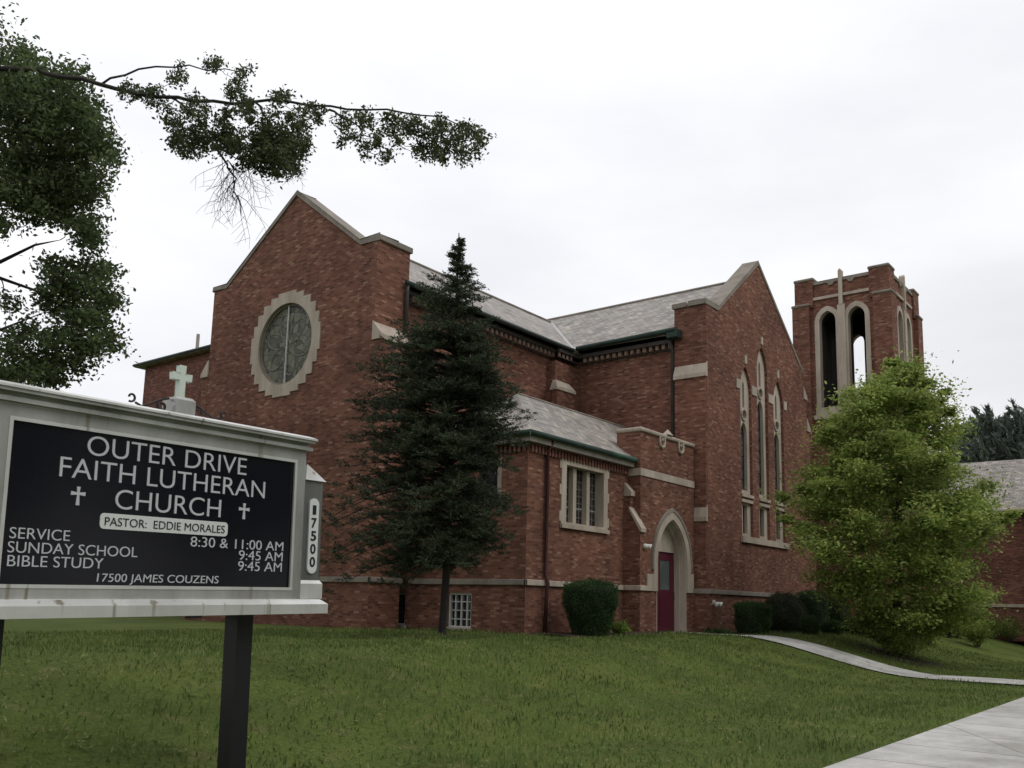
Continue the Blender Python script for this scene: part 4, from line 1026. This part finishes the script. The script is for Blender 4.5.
# --- shrubs
def shrub(px, top_z, Y, r, label, leafm, shape='ball', ry=None, n=9000, leaf=.022, name='shrub', group='clipped shrubs along the church wall', kind='shrub'):
    c = atY(px, 600, Y); gzv_ = ground_z(c.x, c.y)
    h = top_z-gzv_
    T = thing(name, label, kind, (c.x, c.y, gzv_), group)
    ry = ry or r
    def surf(u, v):     # u azimuth, v 0..1 up the silhouette
        if shape == 'cup': 
            rr = (.62+.38*min(1, v*1.7)) if v < .86 else math.sqrt(max(0, 1-((v-.86)/.14)**2))*.25+.75*max(0, 1-((v-.86)/.14)**3)
            if v > .985: rr = max(0, (1-v)/.015)*.5
        elif shape == 'box':
            rr = .9+.1*min(1, v*3) if v < .8 else (max(0, 1-((v-.8)/.2)**2.6))**(1/2.6)
        else:
            rr = math.sqrt(max(0, 1-((v-.42)/.6)**2)) if v > .42 else .78+.22*math.sin(v/.42*1.57)
        w = 1+.05*math.sin(3*u+px)+.035*math.sin(7*u+9*v+px)+.03*math.sin(13*v+px*.3+2*u)
        return (math.cos(u)*rr*r*w, math.sin(u)*rr*ry*w, v*h)
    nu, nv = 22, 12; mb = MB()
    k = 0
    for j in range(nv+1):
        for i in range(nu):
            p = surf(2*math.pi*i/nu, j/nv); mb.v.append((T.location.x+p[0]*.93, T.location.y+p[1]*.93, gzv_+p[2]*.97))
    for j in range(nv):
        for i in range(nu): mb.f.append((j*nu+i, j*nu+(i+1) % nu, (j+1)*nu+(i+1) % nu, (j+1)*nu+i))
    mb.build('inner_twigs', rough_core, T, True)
    P = np.empty((n, 3))
    uu = rng.uniform(0, 2*np.pi, n); vv = np.clip(rng.beta(1.1, .75, n), 0, 1)
    for i in range(n): P[i] = surf(uu[i], vv[i])
    P *= (1+rng.normal(0, .03, (n, 1))+(rng.random((n, 1)) < .06)*rng.uniform(0, .13, (n, 1)))
    # fill the top
    nt_ = n//5; rr = np.sqrt(rng.uniform(0, 1, nt_))*.85; a = rng.uniform(0, 6.283, nt_)
    top = np.stack([np.cos(a)*rr*r, np.sin(a)*rr*ry, h*(1-.10*rr**3)*(.985+rng.normal(0, .012, nt_))], 1)
    if shape == 'ball': top[:, 2] = h*(.42+.58*np.sqrt(1-(rr*.92)**2))
    P = np.concatenate([P, top]); P += np.array([T.location.x, T.location.y, gzv_])
    a_, b_ = leaf_axes(len(P), leaf, .5, 0)
    quads(P, a_, b_, 'foliage', leafm, T)
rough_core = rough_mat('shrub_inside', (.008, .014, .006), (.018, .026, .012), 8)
def loose(px, top_z, Y, r, label, leafm, n=2500, leaf=.03, name='plant', group=None, kind='plant'):
    c = atY(px, 605, Y); g0 = ground_z(c.x, c.y); T = thing(name, label, kind, (c.x, c.y, g0), group); h = top_z-g0
    st = MB(); cs = []
    for i in range(26):
        a = random.uniform(0, 6.283); q = random.uniform(.2, 1)*r; e = Vector((c.x+math.cos(a)*q, c.y+math.sin(a)*q, g0+h*random.uniform(.5, 1)*(1-.3*q/r)))
        b0 = Vector((c.x+math.cos(a)*q*.2, c.y+math.sin(a)*q*.2, g0)); mid = b0.lerp(e, .5)+Vector((0, 0, .1*h))
        st.tube([b0, mid, e], [.008, .006, .003], 4, False); cs += [e, mid.lerp(e, .5), b0.lerp(mid, .8)]
    st.build('stems', BARK, T)
    P = clumps(cs, [h*.2]*len(cs), n//len(cs), .8); a_, b_ = leaf_axes(len(P), leaf, .4, .1); quads(P, a_, b_, 'foliage', leafm, T)
shrub(591, 1.38, 13.0, .68, 'tall clipped dark green shrub with flat top under the annex window', L_YEW, 'cup', n=16000)
shrub(752, 1.0, 12.3, .56, 'square clipped green shrub, leftmost of the row under the lancet windows', L_YEW, 'box', n=8000)
shrub(783, 1.34, 12.4, .72, 'large dark purplish rounded shrub beside the square clipped one', L_BARB, 'ball', n=11000)
shrub(812, 1.5, 12.5, .58, 'tall green clipped shrub just right of the purplish shrub', L_YEW, 'box', n=10000)
shrub(838, 1.32, 12.6, .48, 'green clipped shrub at the right end of the tall row, below the leafy tree', L_YEW, 'ball', n=8000)
shrub(809, .62, 11.2, .30, 'small round shrub in front of the purplish shrub', L_YEW, 'ball', n=4000)
shrub(832, .47, 11.0, .36, 'low round dark shrub in the front row below the tall clipped shrubs', L_YEW, 'ball', n=5000)
shrub(855, .42, 10.8, .36, 'low round dark shrub left of the lime green plant', L_YEW, 'ball', n=5000)
shrub(944, .40, 9.8, .34, 'low dark shrub right of the lime green plant, under the leafy tree', L_YEW, 'ball', n=5000)
shrub(966, .38, 9.6, .34, 'low dark shrub farthest right, under the edge of the leafy tree', L_YEW, 'ball', n=5000)
loose(619, .42, 12.9, .34, 'small yellow-green plant beside the tall clipped shrub', L_LIME)
loose(895, .72, 10.6, .75, 'wide lime green plant below the middle of the leafy tree', L_LIME, 6000)
loose(990, .85, 9.2, .5, 'loose pale green bush at the far right by the hall wall', L_LIME, 3500)
loose(717, .2, 12.5, .5, 'low strip of green leaves at the wall foot right of the door', L_YEW, 3000, .03)
loose(1018, .6, 9.0, .35, 'dark little bush at the right edge of the photo', L_YEW, 3000, .03)
for px_, tz, Y_, rr_, lb in ((873, .60, 10.0, .45, 'small lime plant at the left edge of the bed under the leafy tree'), (925, .8, 9.0, .7, 'bushy light green plant hiding the foot of the leafy tree trunk'), (955, .95, 9.6, .7, 'tall light green plant between the leafy tree and the hall wall'), (975, .7, 8.4, .6, 'feathery green plant right of the leafy tree trunk'), (1008, 1.0, 8.6, .7, 'big loose green plant at the right edge of the photo below the hall wall'), (900, .45, 8.0, .55, 'low green ground plant in front of the leafy tree trunk')):
    loose(px_, tz, Y_, rr_, lb, L_LIME if px_ in (925, 873, 975) else L_MAPLE, 5200, .04)
# --- pines and trees far behind on the right
def pine(px, ty, D, w, label):
    b0 = at(px, 610, D); b0.z = -.1; top = at(px, ty, D)
    T = thing('pine_tree', label, 'tree', b0, 'pines behind the hall')
    tr = MB(); n = 10; ax = [b0.lerp(top, i/n) for i in range(n+1)]; tr.tube(ax, [.28*(1-i/n)+.03 for i in range(n+1)], 7)
    cs, rs = [], []
    H = top.z
    for i in range(120):
        f = random.uniform(.3, .93)**.8; p = b0.lerp(top, f); L = w*(1.2-f)*random.uniform(.5, 1.3); a = random.uniform(0, 6.283)
        e = p+Vector((math.cos(a)*L, math.sin(a)*L, L*random.uniform(.6, 1.3)))
        tr.tube([p, p.lerp(e, .5)-Vector((0, 0, .1*L)), e], [.05, .035, .02], 4, False)
        cs.append((p, e))
    tr.build('trunk', BARKD, T)
    A = np.array([tuple(q[0]) for q in cs]); B = np.array([tuple(q[1]) for q in cs]); k = np.repeat(np.arange(len(A)), 130); f = rng.uniform(.1, 1, len(k))[:, None]
    P = A[k]+(B-A)[k]*f+rng.normal(0, .17, (len(k), 3))*(1.35-f); a_ = (B-A)[k]; a_ = a_/np.linalg.norm(a_, axis=1)[:, None]+rng.normal(0, .45, (len(k), 3)); a_ *= .19
    b_ = np.cross(a_, unit(len(k))); b_ *= .3; quads(P, a_, b_, 'crown', L_PINE, T)
pine(992, 412, 66, 4.0, 'nearest bluish green pine with upswept branches behind the hall roof')
pine(964, 418, 70, 3.2, 'shorter bluish pine close to the leafy tree, behind the hall')
pine(1030, 408, 64, 4.0, 'pine cut by the right edge of the photo behind the hall')
def fartree(px, ty, D, w, label, lm=L_FAR, grp='far trees behind the hall'):
    b0 = at(px, 610, D); b0.z = -.2; top = at(px, ty, D)
    T = thing('broadleaf_tree', label, 'tree', b0, grp)
    tr = Tree([b0.lerp(top, i/5) for i in range(6)], [.3*(1-i/6)+.05 for i in range(6)])
    cs = []
    for i in range(60):
        d = unit(1)[0]; q = random.random()**.33
        cs.append(Vector((b0.x+d[0]*w*q, b0.y+d[1]*w*q, b0.z+top.z*.55+d[2]*top.z*.45*q)))
    for c_ in cs[::2]: tr.reach(c_, .02, .1, 4, .5, .03)
    tr.mb.build('trunk', BARKD, T)
    P = clumps(cs, [w*.33]*60, 130, .8); a_, b_ = leaf_axes(len(P), .17, .6, .3); quads(P, a_, b_, 'crown', lm, T)
fartree(1012, 418, 78, 6, 'rounded tree mass between the pines behind the hall')
fartree(968, 422, 80, 6, 'rounded green tree showing just above the left end of the hall roof')
fartree(1060, 415, 80, 6.0, 'rounded tree beyond the right edge behind the hall')

# --- unseen trees added around the frame to shade walls and darken sign reflections
def copy_tree(root, loc, rz, sc, label, group):
    o = root.copy(); S.collection.objects.link(o); o.location = loc; o.rotation_euler = (0, 0, rz); o.scale = (sc,)*3; o['label'] = label; o['group'] = group
    for ch in list(root.children):
        c = ch.copy(); S.collection.objects.link(c); c.parent = o
    return o
def add_unseen_tree():
    b0 = Vector((4, -17, -1.0)); H = 11
    T = thing('added_tree', 'large unseen tree added across the road for shade and reflections', 'tree', b0, 'unseen trees added across the road')
    tr = Tree([b0+Vector((0, 0, H*i/6)) for i in range(7)], [.3*(1-i/7)+.05 for i in range(7)])
    cs = []
    for i in range(80):
        d = unit(1)[0]; q = random.random()**.33; cs.append(b0+Vector((d[0]*4.2*q, d[1]*4.2*q, H*.62+d[2]*H*.40*q)))
    for c_ in cs[::2]: tr.reach(c_, .02, .1, 4, .5, .03)
    tr.mb.build('trunk', BARKD, T)
    P = clumps(cs, [1.5]*80, 110, .8); a_, b_ = leaf_axes(len(P), .17, .6, .3); quads(P, a_, b_, 'crown', L_BIG, T)
    return T
RTR = add_unseen_tree()
for i, (x, y, sc) in enumerate(((-5, -16, 1.1), (13, -17, .95), (22, -16, 1.1), (32, -18, 1.0), (43, -17, 1.15), (2, 19, .85), (4, 27, 1.0), (8, 37, 1.1))):
    copy_tree(RTR, (x, y, -1.0 if y < 0 else 0), i*1.3, sc, 'unseen leafy tree added across the road for shade and reflections' if y < 0 else 'unseen leafy tree added on the lawn to shade the walls', 'unseen trees added across the road' if y < 0 else 'unseen trees added on the lawn')
